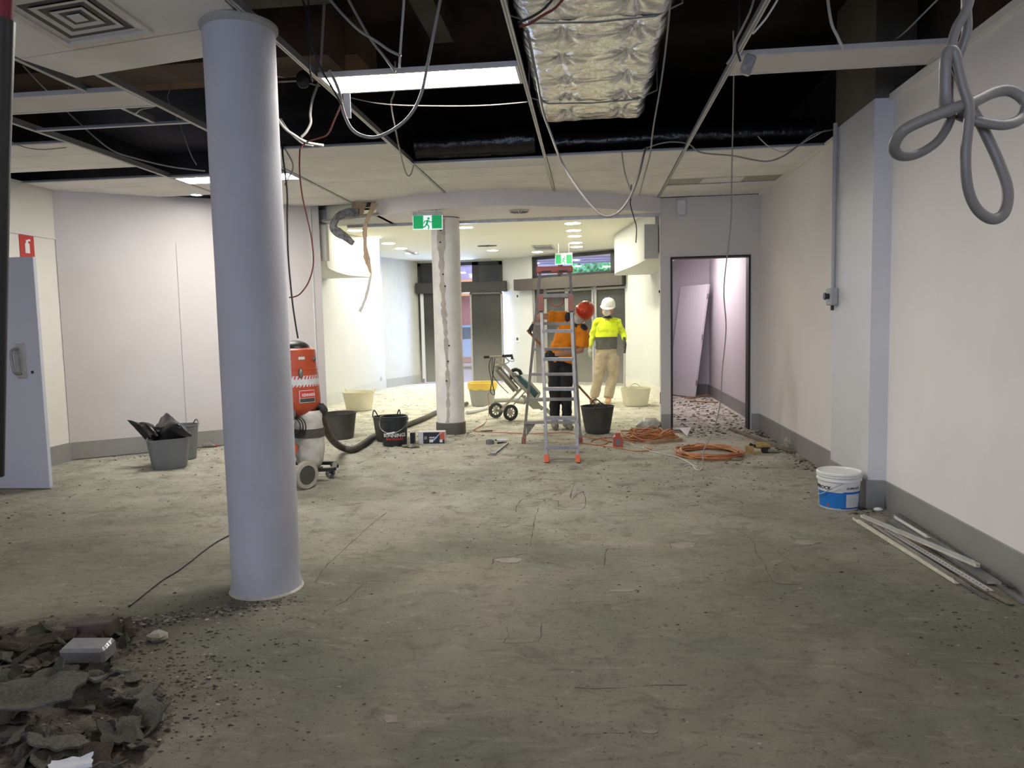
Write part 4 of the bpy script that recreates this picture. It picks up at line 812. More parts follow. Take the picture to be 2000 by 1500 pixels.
def crumple(center, pts, seed, th=0.004, amp=0.02, sub=4):
    """a folded sheet through a 2D grid of control points"""
    rows = [catmull(r, sub) for r in pts]; cols = list(zip(*rows)); g = [catmull(c, sub) for c in cols]
    mb = MB(); R_ = []
    for c in g: R_.append([tuple(p + Vector((noise.noise((p.x * 14, p.y * 14, p.z * 14 + seed)), noise.noise((p.x * 14 + 9, p.y * 14, p.z * 14 + seed)), noise.noise((p.x * 14, p.y * 14 + 9, p.z * 14 + seed)))) * amp) for p in c])
    mb.loft(R_, caps=False, closed=False)
    n0 = len(mb.v); mb2 = MB(); mb2.add(mb.v, mb.f)
    return mb2
t = thing('plastic_sheet', 'crumpled black plastic sheeting sticking out of the square grey tub', 'plastic sheet', (-4.35, 6.98, 0.2))
def P3(l): return [[at(x, y, Y) for x, y, Y in r] for r in l]
obj('sheet_fold', crumple(None, P3([[(300, 862, 7.0), (325, 860, 6.95), (350, 858, 6.9), (368, 853, 6.95)], [(298, 838, 7.05), (325, 836, 6.86), (352, 832, 6.84), (374, 851, 6.95)], [(312, 820, 7.1), (326, 818, 6.98), (344, 822, 6.98), (362, 838, 7.02)], [(322, 809, 7.15), (324, 807, 7.1), (328, 808, 7.1), (340, 817, 7.1)]]), 1), M_bagk, t, smooth='all')
obj('sheet_fold', crumple(None, P3([[(285, 860, 6.95), (292, 858, 6.95), (300, 860, 6.95)], [(266, 840, 6.95), (275, 832, 6.92), (283, 836, 6.95)], [(248, 820, 6.95), (258, 822, 6.95), (270, 825, 6.98)]]), 2, amp=0.006), M_bagk, t, smooth='all')
obj('sheet_fold', crumple(None, P3([[(300, 862, 7.0), (306, 852, 6.95), (312, 845, 7.0)], [(282, 842, 7.05), (292, 835, 6.95), (302, 833, 7.02)], [(271, 825, 7.05), (280, 824, 7.0), (298, 829, 7.05)]]), 3, amp=0.008), M_bagk, t, smooth='all')
obj('sheet_fold', crumple(None, P3([[(300, 864, 7.05), (330, 864, 7.05), (366, 860, 7.05)], [(302, 850, 7.15), (332, 846, 7.1), (364, 850, 7.1)], [(306, 838, 7.2), (334, 832, 7.2), (358, 842, 7.2)]]), 4, amp=0.03), M_bagk, t, smooth='all')
tub('rubber_tub', 'grey tub behind the square tub of black plastic', -4.47, 7.45, 0.13, 0.165, 0.38, M_tubg, (1.0,), 0.05)
p = fl(402, 874)
t = thing('plastic_bottle', 'clear crushed plastic bottle lying by the left wall skirting', 'bottle', (p.x, p.y, 0.035))
mb = MB().tube([(p.x - 0.10, p.y - 0.02, 0.035), (p.x - 0.06, p.y, 0.038), (p.x, p.y, 0.03), (p.x + 0.06, p.y + 0.01, 0.036), (p.x + 0.09, p.y + 0.015, 0.022), (p.x + 0.11, p.y + 0.02, 0.018)], [0.025, 0.036, 0.028, 0.035, 0.015, 0.013], n=12); obj('body', mb, M_clear, t, smooth=True)
obj('cap', MB().cyl((p.x + 0.11, p.y + 0.02, 0.018), (p.x + 0.13, p.y + 0.025, 0.018), 0.015, n=10), M_red, t, label='red cap')
# green hardware-store bucket
t = thing('bucket', 'dark green handled bucket with white and red lettering, left of the boxed item', 'bucket', (-2.315, 8.3, 0))
mb = MB().lathe([(0.001, 0), (0.135, 0), (0.142, 0.01), (0.155, 0.30), (0.168, 0.30), (0.170, 0.325), (0.162, 0.33), (0.162, 0.345), (0.168, 0.35), (0.158, 0.355), (0.150, 0.35), (0.135, 0.012), (0.001, 0.008)], 40)
obj('body', mb, M_green, t, smooth=True, world=False)
pts = [(0.168 * math.cos(a), 0.168 * math.sin(a) - 0.0, 0.30 - 0.13 * math.sin(math.pi * k / 14)) for k, a in enumerate([R(180) + math.pi * k / 14 * 1.0 for k in range(15)])]
obj('handle', MB().tube([(x * 1.03, y * 1.06, z) for x, y, z in pts], 0.0035, n=6), M_galv, t, smooth='all', world=False, label='wire handle')
obj('grip', MB().cyl((-0.045, -0.178, 0.158), (0.05, -0.178, 0.178), 0.011, n=10), M_label, t, smooth=True, world=False, label='white plastic grip')
text_on('lettering', 'BUNNINGS', 0.060, Matrix.Translation((0, 0, 0.118)) @ Matrix.Rotation(R(15), 4, 'Z'), M_wprint, t, bend=0.1505, sx=0.98)
text_on('lettering', 'warehouse', 0.050, Matrix.Translation((0, 0, 0.082)) @ Matrix.Rotation(R(15), 4, 'Z'), M_rprint, t, bend=0.1495, sx=0.98)
# white pail of jointing compound
t = thing('pail', 'white lidded pail with a blue label beside the right-hand pilaster', 'pail', (1.826, 5.50, 0))
mb = MB().lathe([(0.001, 0), (0.128, 0), (0.134, 0.008), (0.146, 0.205), (0.155, 0.21), (0.155, 0.222), (0.149, 0.225), (0.149, 0.24)], 44); obj('body', mb, M_pail, t, smooth=True, world=False)
mb = MB().lathe([(0.153, 0.236), (0.157, 0.24), (0.157, 0.25), (0.152, 0.252), (0.158, 0.256), (0.158, 0.268), (0.150, 0.275), (0.143, 0.272), (0.138, 0.262), (0.001, 0.262)], 44); obj('lid', mb, M_pail, t, smooth=True, world=False)
def band(mb, r0, r1, z0, z1, a0, a1, n=20, off=0.0012):
    rings = []
    for k in range(n + 1):
        a = a0 + (a1 - a0) * k / n; rings.append([((r0 + off) * math.sin(a), -(r0 + off) * math.cos(a), z0), ((r1 + off) * math.sin(a), -(r1 + off) * math.cos(a), z1)])
    return mb.loft(rings, caps=False, closed=False)
def rad(z): return 0.134 + (z - 0.008) * 0.061
ROT = R(-18)
obj('blue_label', band(MB(), rad(0.015), rad(0.132), 0.015, 0.132, ROT - 1.3, ROT + 1.7), M_blue, t, world=False)
mb = MB(); band(mb, rad(.132), rad(.138), 0.132, 0.138, ROT + 0.2, ROT + 1.7, off=0.0016); band(mb, rad(.012), rad(.02), 0.012, 0.020, ROT + 0.1, ROT + 1.7, off=0.0016); obj('label_stripe', mb, M_bluel, t, world=False)
obj('text_panel', band(MB(), rad(0.024), rad(0.122), 0.024, 0.122, ROT + 0.36, ROT + 1.22, off=0.002), M_label, t, world=False)
mb = MB()
for k in range(9): band(mb, rad(0.034 + k * 0.0095), rad(0.0355 + k * 0.0095), 0.034 + k * 0.0095, 0.0362 + k * 0.0095, ROT + 0.42, ROT + (1.15 if k % 3 else 0.9), off=0.0026)
obj('fine_print', mb, mat('pale print', (0.38, 0.38, 0.45), 0.6), t, world=False)
text_on('lettering', 'GYPROCK', 0.021, Matrix.Translation((0, 0, 0.158)) @ Matrix.Rotation(ROT + 0.74, 4, 'Z'), M_ink, t, bend=rad(0.165) + 0.001, sx=1.15)
text_on('lettering', 'GYPROCK', 0.034, Matrix.Translation((0, 0, 0.150)) @ Matrix.Rotation(ROT - 1.0, 4, 'Z'), M_ink, t, bend=rad(0.165) + 0.001, sx=1.15)
obj('label_badge', band(MB(), rad(.028), rad(.045), .028, .045, ROT - 0.62, ROT - 0.48, off=0.002), M_rprint, t, world=False)
a0 = ROT - 1.25; obj('handle', MB().tube(catmull([(0.158 * math.sin(ROT + 0.15), -0.158 * math.cos(ROT + 0.15), 0.205), (0.158 * math.sin(ROT - 0.3), -0.160 * math.cos(ROT - 0.3), 0.165), (0.156 * math.sin(ROT - 0.8), -0.156 * math.cos(ROT - 0.8), 0.115), (0.160 * math.sin(ROT - 1.15), -0.16 * math.cos(ROT - 1.15), 0.10)], 5), 0.003, n=6), M_galv, t, smooth='all', world=False, label='wire handle')
# boxed item
t = thing('carton', 'black printed carton with a blue lightning streak at the foot of the scarred column', 'carton', (-1.885, 8.42, 0), R(4))
obj('body', MB().bev(-0.165, 0.155, -0.04, 0.07, 0, 0.148, 0.002), M_label, t, world=False)
obj('printed_face', MB().box(-0.105, 0.150, -0.0415, -0.04, 0.004, 0.140), mat('black carton print', (0.012, 0.014, 0.022), 0.3), t, world=False)
obj('red_corner', MB().prism([(0.098, 0.05), (0.15, 0.05), (0.15, 0.14), (0.085, 0.14)], 1, -0.0425, -0.0415), mat('orange red print', (0.50, 0.09, 0.04), 0.35), t, world=False)
mb = MB().prism([(-0.005, 0.035), (0.02, 0.037), (0.055, 0.07), (0.085, 0.11), (0.125, 0.135), (0.12, 0.138), (0.075, 0.112), (0.04, 0.075), (0.01, 0.05)], 1, -0.0432, -0.0425); obj('lightning_streak', mb, mat('blue white print', (0.35, 0.50, 0.85), 0.35), t, world=False)
for q_ in ((-0.03, -0.015, 0.02, 0.055), (-0.012, 0.012, 0.02, 0.055), (0.092, 0.125, 0.018, 0.052), (-0.088, -0.083, 0.055, 0.09), (-0.070, -0.065, 0.058, 0.092)): obj('white_print', MB().box(q_[0], q_[1], -0.0436, -0.0415, q_[2], q_[3]), M_wprint, t, world=False)
mb = MB()
for k, w in enumerate((0.006, 0.010, 0.005, 0.011, 0.004, 0.008)): mb.box(-0.03 + k * 0.013, -0.03 + k * 0.013 + w, -0.0432, -0.0425, 0.068, 0.086)
obj('word_marks', mb, M_wprint, t, world=False)
# ================================================================== LADDER
t = thing('stepladder', 'dusty aluminium stepladder with a red top cap and orange feet', 'ladder', (-0.45, 7.7, 0))
FT = 7.62
fL0, fR0 = Vector((-0.445, 7.22, 0)), Vector((-0.130, 7.22, 0)); fL1, fR1 = at(1057, 585, FT), at(1115, 585, FT)
rL0, rR0 = Vector((-0.790, 8.42, 0)), Vector((-0.115, 8.42, 0)); rL1, rR1 = at(1055, 530, 7.72), at(1113, 530, 7.72)
def lerp(a, b, f): return a + (b - a) * f
obj('front_stile', MB().beam(lerp(fL0, fL1, 0.03), fL1, 0.030, 0.065, up=(0, 1, 0)), M_alu, t)
obj('front_stile', MB().beam(lerp(fR0, fR1, 0.03), fR1, 0.030, 0.065, up=(0, 1, 0)), M_alu, t)
obj('rear_stile', MB().beam(lerp(rL0, rL1, 0.02), rL1, 0.028, 0.055, up=(0, 1, 0)), M_aludust, t)
obj('rear_stile', MB().beam(lerp(rR0, rR1, 0.02), rR1, 0.028, 0.055, up=(0, 1, 0)), M_aludust, t)
for a, b, c, d in ((fL0, fL1, 0.03, 0.036), (fR0, fR1, 0.03, 0.036), (rL0, rL1, 0.03, 0.032), (rR0, rR1, 0.03, 0.032)):
    obj('foot', MB().beam(a, lerp(a, b, 0.045), 0.046, 0.085, up=(0, 1, 0)), M_orange if a.y < 8 else M_pinkred, t, label='orange rubber foot')
def fz(y0, a0, a1, x):   # fraction up a stile for an image row
    lo, hi = 0.0, 1.0
    for _ in range(30):
        m_ = (lo + hi) / 2; q = lerp(a0, a1, m_); c = q - Vector((0, 0, H)); cz = c.x * AX + c.y * AY + c.z * AZ; yy = 750 - F * cz.y / -cz.z
        if yy > y0: lo = m_
        else: hi = m_
    return lo
for y in (871, 814, 757, 699, 644):
    f = fz(y, fL0, fL1, 0); a = lerp(fL0, fL1, f); b = lerp(fR0, fR1, f)
    mb = MB().beam(a, b, 0.085, 0.006).beam(a + Vector((0, -0.04, -0.014)), b + Vector((0, -0.04, -0.014)), 0.006, 0.03); obj('tread', mb, M_alu, t)
for y in (823, 778, 729, 680, 630):
    f = fz(y, rL0, rL1, 0); a = lerp(rL0, rL1, f); b = lerp(rR0, rR1, f)
    mb = MB().beam(a, b, 0.055, 0.006).beam(a + Vector((0, -0.026, -0.012)), b + Vector((0, -0.026, -0.012)), 0.006, 0.03); obj('rear_rung', mb, M_aludust, t)
f = fz(823, rL0, rL1, 0); a = lerp(rL0, rL1, f); b = lerp(rR0, rR1, f); c_ = lerp(rL0, rL1, 0.045)
obj('gusset', MB().loft([[tuple(a + Vector((0.01, y, 0))), tuple(a + Vector((0.13, y, -0.01))), tuple(c_ + Vector((0.03, y, 0)))] for y in (-0.012, -0.006)]), M_aludust, t)
mb = MB().bev(rL1.x - 0.035, rR1.x + 0.03, 7.66, 7.80, rL1.z - 0.02, rL1.z + 0.045, 0.008); obj('top_cap', mb, M_redo, t, label='red plastic top cap')
mb = MB().box(rL1.x + 0.02, rL1.x + 0.12, 7.655, 7.66, rL1.z - 0.018, rL1.z + 0.0).box(rR1.x - 0.12, rR1.x - 0.02, 7.655, 7.66, rL1.z - 0.018, rL1.z + 0.0); obj('cap_slot', mb, M_ink, t)
mb = MB().bev(fL1.x - 0.02, fR1.x + 0.02, 7.53, 7.72, fL1.z + 0.01, fL1.z + 0.055, 0.006); obj('platform', mb, M_aludust, t)
for q_ in (fL1, fR1): obj('stile_cap', MB().box(q_.x - 0.028, q_.x + 0.029, 7.52, 7.64, q_.z - 0.12, q_.z + 0.045), M_pinkred, t)
mb = MB().tube(catmull([(fL1.x + 0.10, 7.60, fL1.z - 0.0), (fL1.x + 0.11, 7.58, fL1.z - 0.05), (fL1.x + 0.165, 7.57, fL1.z - 0.075), (fL1.x + 0.22, 7.58, fL1.z - 0.05), (fL1.x + 0.23, 7.60, fL1.z)], 4), 0.012, n=6); obj('latch', mb, M_pinkred, t)
# ================================================================== WHEELED BREAKER TROLLEY
t = thing('breaker_trolley', 'dusty wheeled trolley carrying a teal electric breaker, left of the ladder', 'trolley', (-1.1, 10.5, 0))
def wheel(name, c, axis, r, w, mt, mh, parent, spokes=8, hubr=0.62):
    ax = Vector(axis).normalized(); q = Vector((0, 0, 1)).rotation_difference(ax).to_matrix().to_4x4(); M = Matrix.Translation(c) @ q
    mb = MB(); mb.M = M; mb.lathe([(r * hubr, -w / 2), (r * 0.93, -w / 2), (r, -w / 4), (r, w / 4), (r * 0.93, w / 2), (r * hubr, w / 2), (r * hubr, -w / 2)], 32); o = obj(name, mb, mt, parent, smooth=True)
    mb = MB(); mb.M = M; mb.lathe([(0.001, -w * .35), (r * 0.22, -w * .35), (r * 0.22, w * .35), (0.001, w * .35)], 16)
    for k in range(spokes):
        a = 2 * math.pi * k / spokes; mb.beam((r * .18 * math.cos(a), r * .18 * math.sin(a), 0), (r * (hubr + .02) * math.cos(a), r * (hubr + .02) * math.sin(a), 0), r * .16, w * .4, up=(0, 0, 1))
    obj('wheel_hub', mb, mh, o, world=False)
    return o
w1 = at(969, 803, 10.75); w2 = at(997, 803.5, 10.4)
axl = (w2 - w1).normalized(); axl = Vector((0.55, -0.83, 0)).normalized()
w1 = Vector((w1.x, 10.72, 0.118)); w2 = Vector((w2.x, 10.42, 0.118))
wheel('wheel', w1, axl, 0.118, 0.04, M_rubber, M_cframe, t); wheel('wheel', w2, axl, 0.118, 0.04, M_rubber, M_cframe, t)
obj('axle', MB().cyl(w1, w2, 0.012, n=8), M_steel, t)
T = lambda x, y, Y=10.5: at(x, y, Y)
obj('wheel_bracket', MB().beam(T(980, 800, 10.6), T(1022, 755, 10.55), 0.06, 0.03).beam(T(992, 803, 10.45), T(1030, 760, 10.45), 0.05, 0.02), M_cframe, t)
mb = MB(); mb.beam(T(968, 712, 10.55), T(1012, 765, 10.55), 0.03, 0.05).beam(T(984, 712, 10.45), T(1055, 795, 10.45), 0.035, 0.05).beam(T(967, 713, 10.5), T(986, 712, 10.5), 0.16, 0.02).beam(T(975, 722, 10.5), T(1012, 764, 10.5), 0.02, 0.03); obj('mast', mb, M_cframe, t)
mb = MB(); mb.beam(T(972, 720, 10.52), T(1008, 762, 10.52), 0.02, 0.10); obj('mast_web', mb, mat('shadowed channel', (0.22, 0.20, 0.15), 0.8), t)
mb = MB(); mb.beam(T(971, 700), T(976, 713), 0.03, 0.03).beam(T(984, 700), T(984, 712), 0.03, 0.03).tube(catmull([T(972, 701), T(985, 698), T(994, 706), T(985, 711), T(975, 709)], 4), 0.009, n=6); obj('handle_bracket', mb, M_cframe, t)
obj('handlebar', MB().cyl(T(947, 697), T(1000, 695), 0.012, n=10), M_cframe, t, smooth=True)
obj('grip', MB().cyl(T(945, 697.5), T(956, 697), 0.02, n=10), M_rubber, t, smooth=True)
obj('grip', MB().cyl(T(981, 695.5), T(1001, 694.5), 0.02, n=10).cyl(T(1000, 695), T(1000, 702), 0.016, n=8), M_rubber, t, smooth=True)
obj('brake_lever', MB().tube(catmull([T(1001, 697), T(1004, 703), T(1001, 706), T(990, 703)], 4), 0.005, n=6), M_steel, t)
ob = obj('breaker_body', MB().tube([T(1006, 737), T(1014, 742), T(1030, 757), T(1045, 770), T(1052, 776)], [0.055, 0.07, 0.072, 0.06, 0.035], n=12), M_teal, t, smooth=True)
obj('breaker_handle', MB().tube(catmull([T(1000, 741), T(999, 727), T(1006, 722), T(1014, 724), T(1018, 732)], 4), 0.028, n=8), M_black, t, smooth=True)
obj('breaker_motor', MB().sphere(tuple(T(1005, 732, 10.42)), 0.035, 0.03, 0.035), M_alu, t, smooth=True)
mb = MB(); mb.beam(T(1034, 745, 10.42), T(1055, 768, 10.42), 0.02, 0.03).beam(T(1055, 768, 10.42), T(1047, 777, 10.42), 0.02, 0.03).beam(T(1018, 772, 10.45), T(1060, 800, 10.45), 0.02, 0.04).beam(T(1005, 785, 10.5), T(1026, 788, 10.5), 0.03, 0.03).beam(T(1026, 788, 10.5), T(1025, 772, 10.5), 0.03, 0.03); obj('cradle', mb, M_cframe, t)
mb = MB(); mb.prism([(0, 0)], 1, 0, 0) if False else mb.loft([[tuple(T(x, y, Y)) for x, y in ((1033, 786), (1048, 783), (1056, 793), (1052, 799), (1041, 799), (1033, 792))] for Y in (10.40, 10.50)]); obj('blade_guard', mb, mat('dusty green guard', (0.36, 0.38, 0.28), 0.7), t)
obj('chisel', MB().beam(T(1052, 790, 10.45), fl(1078, 812), 0.025, 0.02).beam(T(1062, 795, 10.48), fl(1086, 814) + Vector((0, 0, 0.01)), 0.06, 0.008), M_steel, t)
cable([(961, 695), (955, 715), (960, 745), (958, 765), (966, 770), (962, 745), (966, 700)], 10.5, 0.007, M_cablek, 'black flex hanging in loops from the trolley handlebar', 'power_flex')
cable([(962, 698), (962, 730), (975, 750), (993, 768)], 10.5, 0.006, M_cablek, 'black flex running from the handlebar down to the trolley frame', 'power_flex')
cable([(964, 700), (962, 720), (968, 728), (980, 730), (984, 742), (978, 748)], 10.55, 0.004, M_cablel, 'thin pale flex curled on the trolley mast', 'power_flex')
P = [at(955, 768, 10.5), at(953, 775, 10.5), at(955, 790, 10.5), fl(954, 812), fl(946, 828), fl(930, 838), fl(925, 842), fl(945, 845), fl(985, 846), fl(1030, 848), fl(1075, 847), fl(1110, 846), fl(1135, 852), fl(1165, 858), fl(1195, 864)]
P = [p + Vector((0, 0, 0.008)) for p in P]; tag(obj('extension_cord', MB().tube(catmull(P, 6), 0.006, n=6), M_cord, smooth='all'), 'orange extension cord running from the trolley across the floor to the ladder', 'cord')
# ================================================================== RED INDUSTRIAL VACUUM
vx, vy = -2.665, 6.32
t = thing('vacuum', 'orange red industrial vacuum on wheels beside the foreground column', 'vacuum cleaner', (vx, vy, 0))
L = lambda prof, n=40, dx=0, dy=0: MB().lathe(prof, n, (vx + dx, vy + dy, 0))
obj('head', L([(0.001, 1.235), (0.15, 1.23), (0.182, 1.215), (0.185, 1.19), (0.190, 1.05), (0.195, 1.045), (0.195, 1.035), (0.190, 1.03)]), M_redo, t, smooth=True)
obj('drum', L([(0.192, 1.035), (0.20, 0.93), (0.212, 0.76), (0.208, 0.72), (0.165, 0.64), (0.10, 0.61)]), M_redo, t, smooth=True)
obj('head_dome', MB().sphere((vx, vy, 1.225), 0.14, 0.14, 0.075), M_black, t, smooth=True)
mb = MB(); band(mb, 0.201, 0.198, 0.875, 0.985, 0.1, 1.9, off=0.002); mb.M = Matrix.Translation((vx, vy, 0)); mb.v = [(x + vx, y + vy, z) for x, y, z in mb.v]; obj('hazard_label', mb, M_label, t)
mb = MB()
for k in range(11):
    a = 0.15 + k * 0.15
    for z in (0.882, 0.962):
        p0 = [(0.2015 * math.sin(a + s), -0.2015 * math.cos(a + s)) for s in (0, 0.06, 0.11, 0.05)]
        mb.add([(vx + p0[0][0] * 1.01, vy + p0[0][1] * 1.01, z - 0.008), (vx + p0[1][0] * 1.01, vy + p0[1][1] * 1.01, z - 0.008), (vx + p0[2][0] * 1.01, vy + p0[2][1] * 1.01, z + 0.022), (vx + p0[3][0] * 1.01, vy + p0[3][1] * 1.01, z + 0.022)], [(0, 1, 2, 3)])
obj('hazard_stripes', mb, M_rprint, t)['kind'] = 'stuff'
def vband(name, z0, z1, a0, a1, m, off, r=lambda z: 0.2 + (0.93 - z) * 0.0706):
    mb = MB(); band(mb, r(z0), r(z1), z0, z1, a0, a1, off=off); mb.v = [(x + vx, y + vy, z) for x, y, z in mb.v]; return obj(name, mb, m, t)
vband('name_plate', 0.745, 0.855, 0.50, 1.22, M_wprint, 0.002); vband('name_plate', 0.787, 0.851, 0.52, 1.20, M_rprint, 0.003); vband('name_plate', 0.749, 0.784, 0.52, 1.20, mat('dark grey print', (0.05, 0.06, 0.05), 0.5), 0.003)
text_on('lettering', 'KENNARDS', 0.036, Matrix.Translation((vx, vy, 0.802)) @ Matrix.Rotation(0.92, 4, 'Z'), M_wprint, t, bend=0.2125, sx=0.70).location = (-vx, -vy, 0)
vband('small_plate', 1.13, 1.155, 0.55, 0.85, M_label, 0.002, r=lambda z: 0.187)
mb = MB(); mb.sphere((vx + 0.115, vy - 0.165, 1.01), 0.022, 0.02, 0.045); obj('clip', mb, M_steel, t, smooth=True)
obj('clip', MB().sphere((vx + 0.19, vy - 0.03, 1.13), 0.02, 0.02, 0.02), M_steel, t)
obj('hose_port', MB().cyl((vx + 0.12, vy + 0.02, 0.72), (vx + 0.225, vy + 0.03, 0.68), 0.035, n=14), M_black, t, smooth=True)
bx = vx + 0.10
mb = MB().lathe([(0.105, 0.66), (0.125, 0.62), (0.118, 0.56), (0.135, 0.50), (0.137, 0.46), (0.130, 0.38), (0.132, 0.30), (0.122, 0.20), (0.095, 0.13), (0.04, 0.10), (0.001, 0.10)], 28, (bx, vy, 0))
mb.v = [(x + 0.012 * noise.noise((x * 11, y * 11, z * 4)), y + 0.012 * noise.noise((x * 11, y * 11, z * 4 + 9)), z) for x, y, z in mb.v]
obj('dust_bag', mb, M_bagw, t, smooth=True, label='dusty clear collection bag')
obj('bag_band', MB().lathe([(0.137, 0.42), (0.140, 0.42), (0.140, 0.50), (0.136, 0.50)], 28, (bx, vy, 0)), M_tub, t, smooth=True)
mb = MB(); f0, f1 = Vector((vx - 0.12, vy - 0.24, 0.13)), Vector((vx + 0.335, vy + 0.12, 0.115))
mb.beam((vx - 0.1, vy - 0.20, 0.13), (vx + 0.32, vy + 0.0, 0.115), 0.04, 0.03).beam((vx - 0.2, vy + 0.2, 0.13), (vx + 0.25, vy + 0.24, 0.125), 0.04, 0.03).beam((vx + 0.32, vy + 0.0, 0.115), (vx + 0.25, vy + 0.24, 0.125), 0.04, 0.03)
mb.beam((vx - 0.02, vy - 0.13, 0.10), (vx - 0.02, vy - 0.13, 0.75), 0.03, 0.04).beam((vx - 0.14, vy - 0.18, 0.12), (vx - 0.14, vy - 0.18, 0.78), 0.05, 0.04).box(vx - 0.1, vx + 0.16, vy - 0.1, vy + 0.15, 0.085, 0.11)
obj('chassis', mb, M_black, t)
wh = Vector((vx + 0.18, vy - 0.31, 0.125)); wheel('wheel', wh, (0.86, -0.5, 0), 0.125, 0.05, mat('dusty grey tyre', (0.36, 0.33, 0.28), 0.8, var=0.15), M_tub, t, 0, 0.68)
mb = MB(); mb.M = Matrix.Translation(wh) @ Vector((0, 0, 1)).rotation_difference(Vector((0.86, -0.5, 0))).to_matrix().to_4x4(); mb.lathe([(0.001, -0.018), (0.087, -0.018), (0.087, 0.018), (0.001, 0.018)], 28); obj('wheel_disc', mb, M_tub, t, smooth=True)
obj('axle', MB().cyl(wh, (wh.x - 0.4, wh.y + 0.23, 0.125), 0.012, n=8), M_steel, t)
cw = Vector((vx + 0.225, vy + 0.16, 0.048)); wheel('caster_wheel', cw, (1, -0.75, 0), 0.048, 0.028, mat('grey caster tread', (0.14, 0.15, 0.17), 0.6), M_tubg, t, 0, 0.5)
obj('caster_fork', MB().beam(cw + Vector((0.0, 0, 0.0)), (vx + 0.27, vy + 0.19, 0.11), 0.05, 0.02).beam((vx + 0.27, vy + 0.19, 0.10), (vx + 0.23, vy + 0.23, 0.12), 0.06, 0.03), M_black, t)
mb = MB()
for k in range(3): mb.tube([(vx + 0.03 + 0.02 * k + (0.055 + 0.01 * k) * math.cos(a), vy - 0.155 - 0.01 * k, 0.53 + (0.075 + 0.01 * k) * math.sin(a)) for a in [2 * math.pi * q / 18 for q in range(18)]], 0.006, n=6, closed=True)
obj('coiled_flex', mb, M_cablek, t, smooth='all')
obj('plug', MB().box(vx - 0.02, vx + 0.05, vy - 0.21, vy - 0.16, 0.30, 0.37), M_orange, t)
obj('dial_plate', MB().cyl((vx + 0.02, vy - 0.19, 0.24), (vx + 0.02, vy - 0.20, 0.24), 0.03, n=14), M_label, t)
obj('grey_bag_clip', MB().sphere((vx + 0.02, vy - 0.17, 0.65), 0.035, 0.03, 0.07), M_tubg, t, smooth=True)
# hose of the vacuum
P = [(vx + 0.20, vy + 0.03, 0.70), (vx + 0.245, vy + 0.05, 0.60), (vx + 0.33, vy + 0.2, 0.42)]
hp = [Vector(P[0]), Vector(P[0]) + Vector((0.03, 0.02, -0.05)), at(628, 812, 6.5), at(637, 838, 6.8), at(650, 860, 7.25), at(668, 874, 7.75), fl(688, 878, 0.04), fl(708, 868, 0.04), fl(730, 853, 0.04), fl(758, 843, 0.04), fl(800, 828, 0.04), fl(830, 816, 0.04), fl(858, 803, 0.04), fl(884, 796, 0.04), fl(912, 788, 0.04)]
c = catmull(hp, 14); mb = MB().tube(c, [0.036 + (0.0022 if i % 2 else -0.0005) for i in range(len(c))], n=14)
tag(obj('vacuum_hose', mb, mat('ribbed grey black hose', (0.035, 0.03, 0.026), 0.7, col2=(0.075, 0.065, 0.05), vscale=5), smooth='all'), 'thick black ribbed hose curving from the vacuum behind the buckets', 'hose')
tag(obj('dust_pipe', MB().tube(catmull([fl(912, 806, 0.03), fl(935, 801, 0.03), fl(962, 793, 0.03), fl(985, 789, 0.03)], 5), 0.03, n=12), M_label, smooth='all'), 'pale dusty pipe on the floor between the scarred column and the trolley', 'pipe')
tag(obj('dust_pipe', MB().tube([fl(962, 782, 0.04), fl(1000, 781, 0.04), fl(1045, 780, 0.04), fl(1130, 778, 0.04)], 0.038, n=12), M_tubl, smooth='all'), 'grey pipe lying on the floor behind the trolley and the ladder', 'pipe')
# ================================================================== CORDS ON THE FLOOR, TOOLS
rnc = random.Random(11)
def coil(cx, cy, rx, ry, turns, h, m, label, r=0.0075, jit=0.12, rot=0.0, name='extension_cord'):
    pts = []
    for i in range(turns * 14):
        a = i / 14 * 2 * math.pi; k = i // 14; j = 1 + jit * (noise.noise((math.cos(a) * 1.3, math.sin(a) * 1.3, k * 0.9)))* 1.6 - 0.02 * (k % 7)
        x = rx * j * math.cos(a); y = ry * j * math.sin(a); z = r + h * (0.5 + 0.5 * noise.noise((x * 9, y * 9, k * 1.3))) * (k / turns)
        pts.append((cx + x * math.cos(rot) - y * math.sin(rot), cy + x * math.sin(rot) + y * math.cos(rot), max(r, z)))
    return tag(obj(name, MB().tube(catmull(pts, 2), r, n=6), m, smooth='all'), label, 'cord')
q = fl(1386, 888); coil(q.x, q.y, 0.33, 0.33, 16, 0.09, M_cord, 'flat round coil of orange brown extension cord near the doorway', jit=0.10)
q = fl(1268, 858); coil(q.x, q.y, 0.27, 0.20, 14, 0.22, M_cord, 'tangled heap of orange extension cord at the right edge of the opening', jit=0.45)
def fcord(px, label, m=M_cord, r=0.006, name='extension_cord'):
    return tag(obj(name, MB().tube(catmull([fl(x, y, 0) + Vector((0, 0, r + 0.002)) for x, y in px], 6), r, n=6), m, smooth='all'), label, 'cord')
fcord([(1240, 866), (1215, 857), (1185, 856), (1158, 861), (1155, 868), (1180, 869), (1188, 862), (1175, 857)], 'loop of orange cord on the floor in front of the dark rubber tub')
fcord([(1134, 866), (1165, 870), (1200, 875), (1240, 882), (1262, 882), (1270, 878), (1258, 875)], 'orange cord running from the ladder foot toward the red power box')
fcord([(1232, 868), (1240, 873), (1256, 876), (1270, 882), (1300, 889), (1325, 895), (1342, 903), (1352, 909), (1358, 917), (1366, 920), (1372, 915)], 'thin white cable end snaking across the floor to the hanging cable', M_cablel, 0.005, 'white_cable')
fcord([(1334, 913), (1345, 909), (1356, 910), (1362, 916)], 'short white cable tail on the floor', M_cablel, 0.004, 'white_cable')
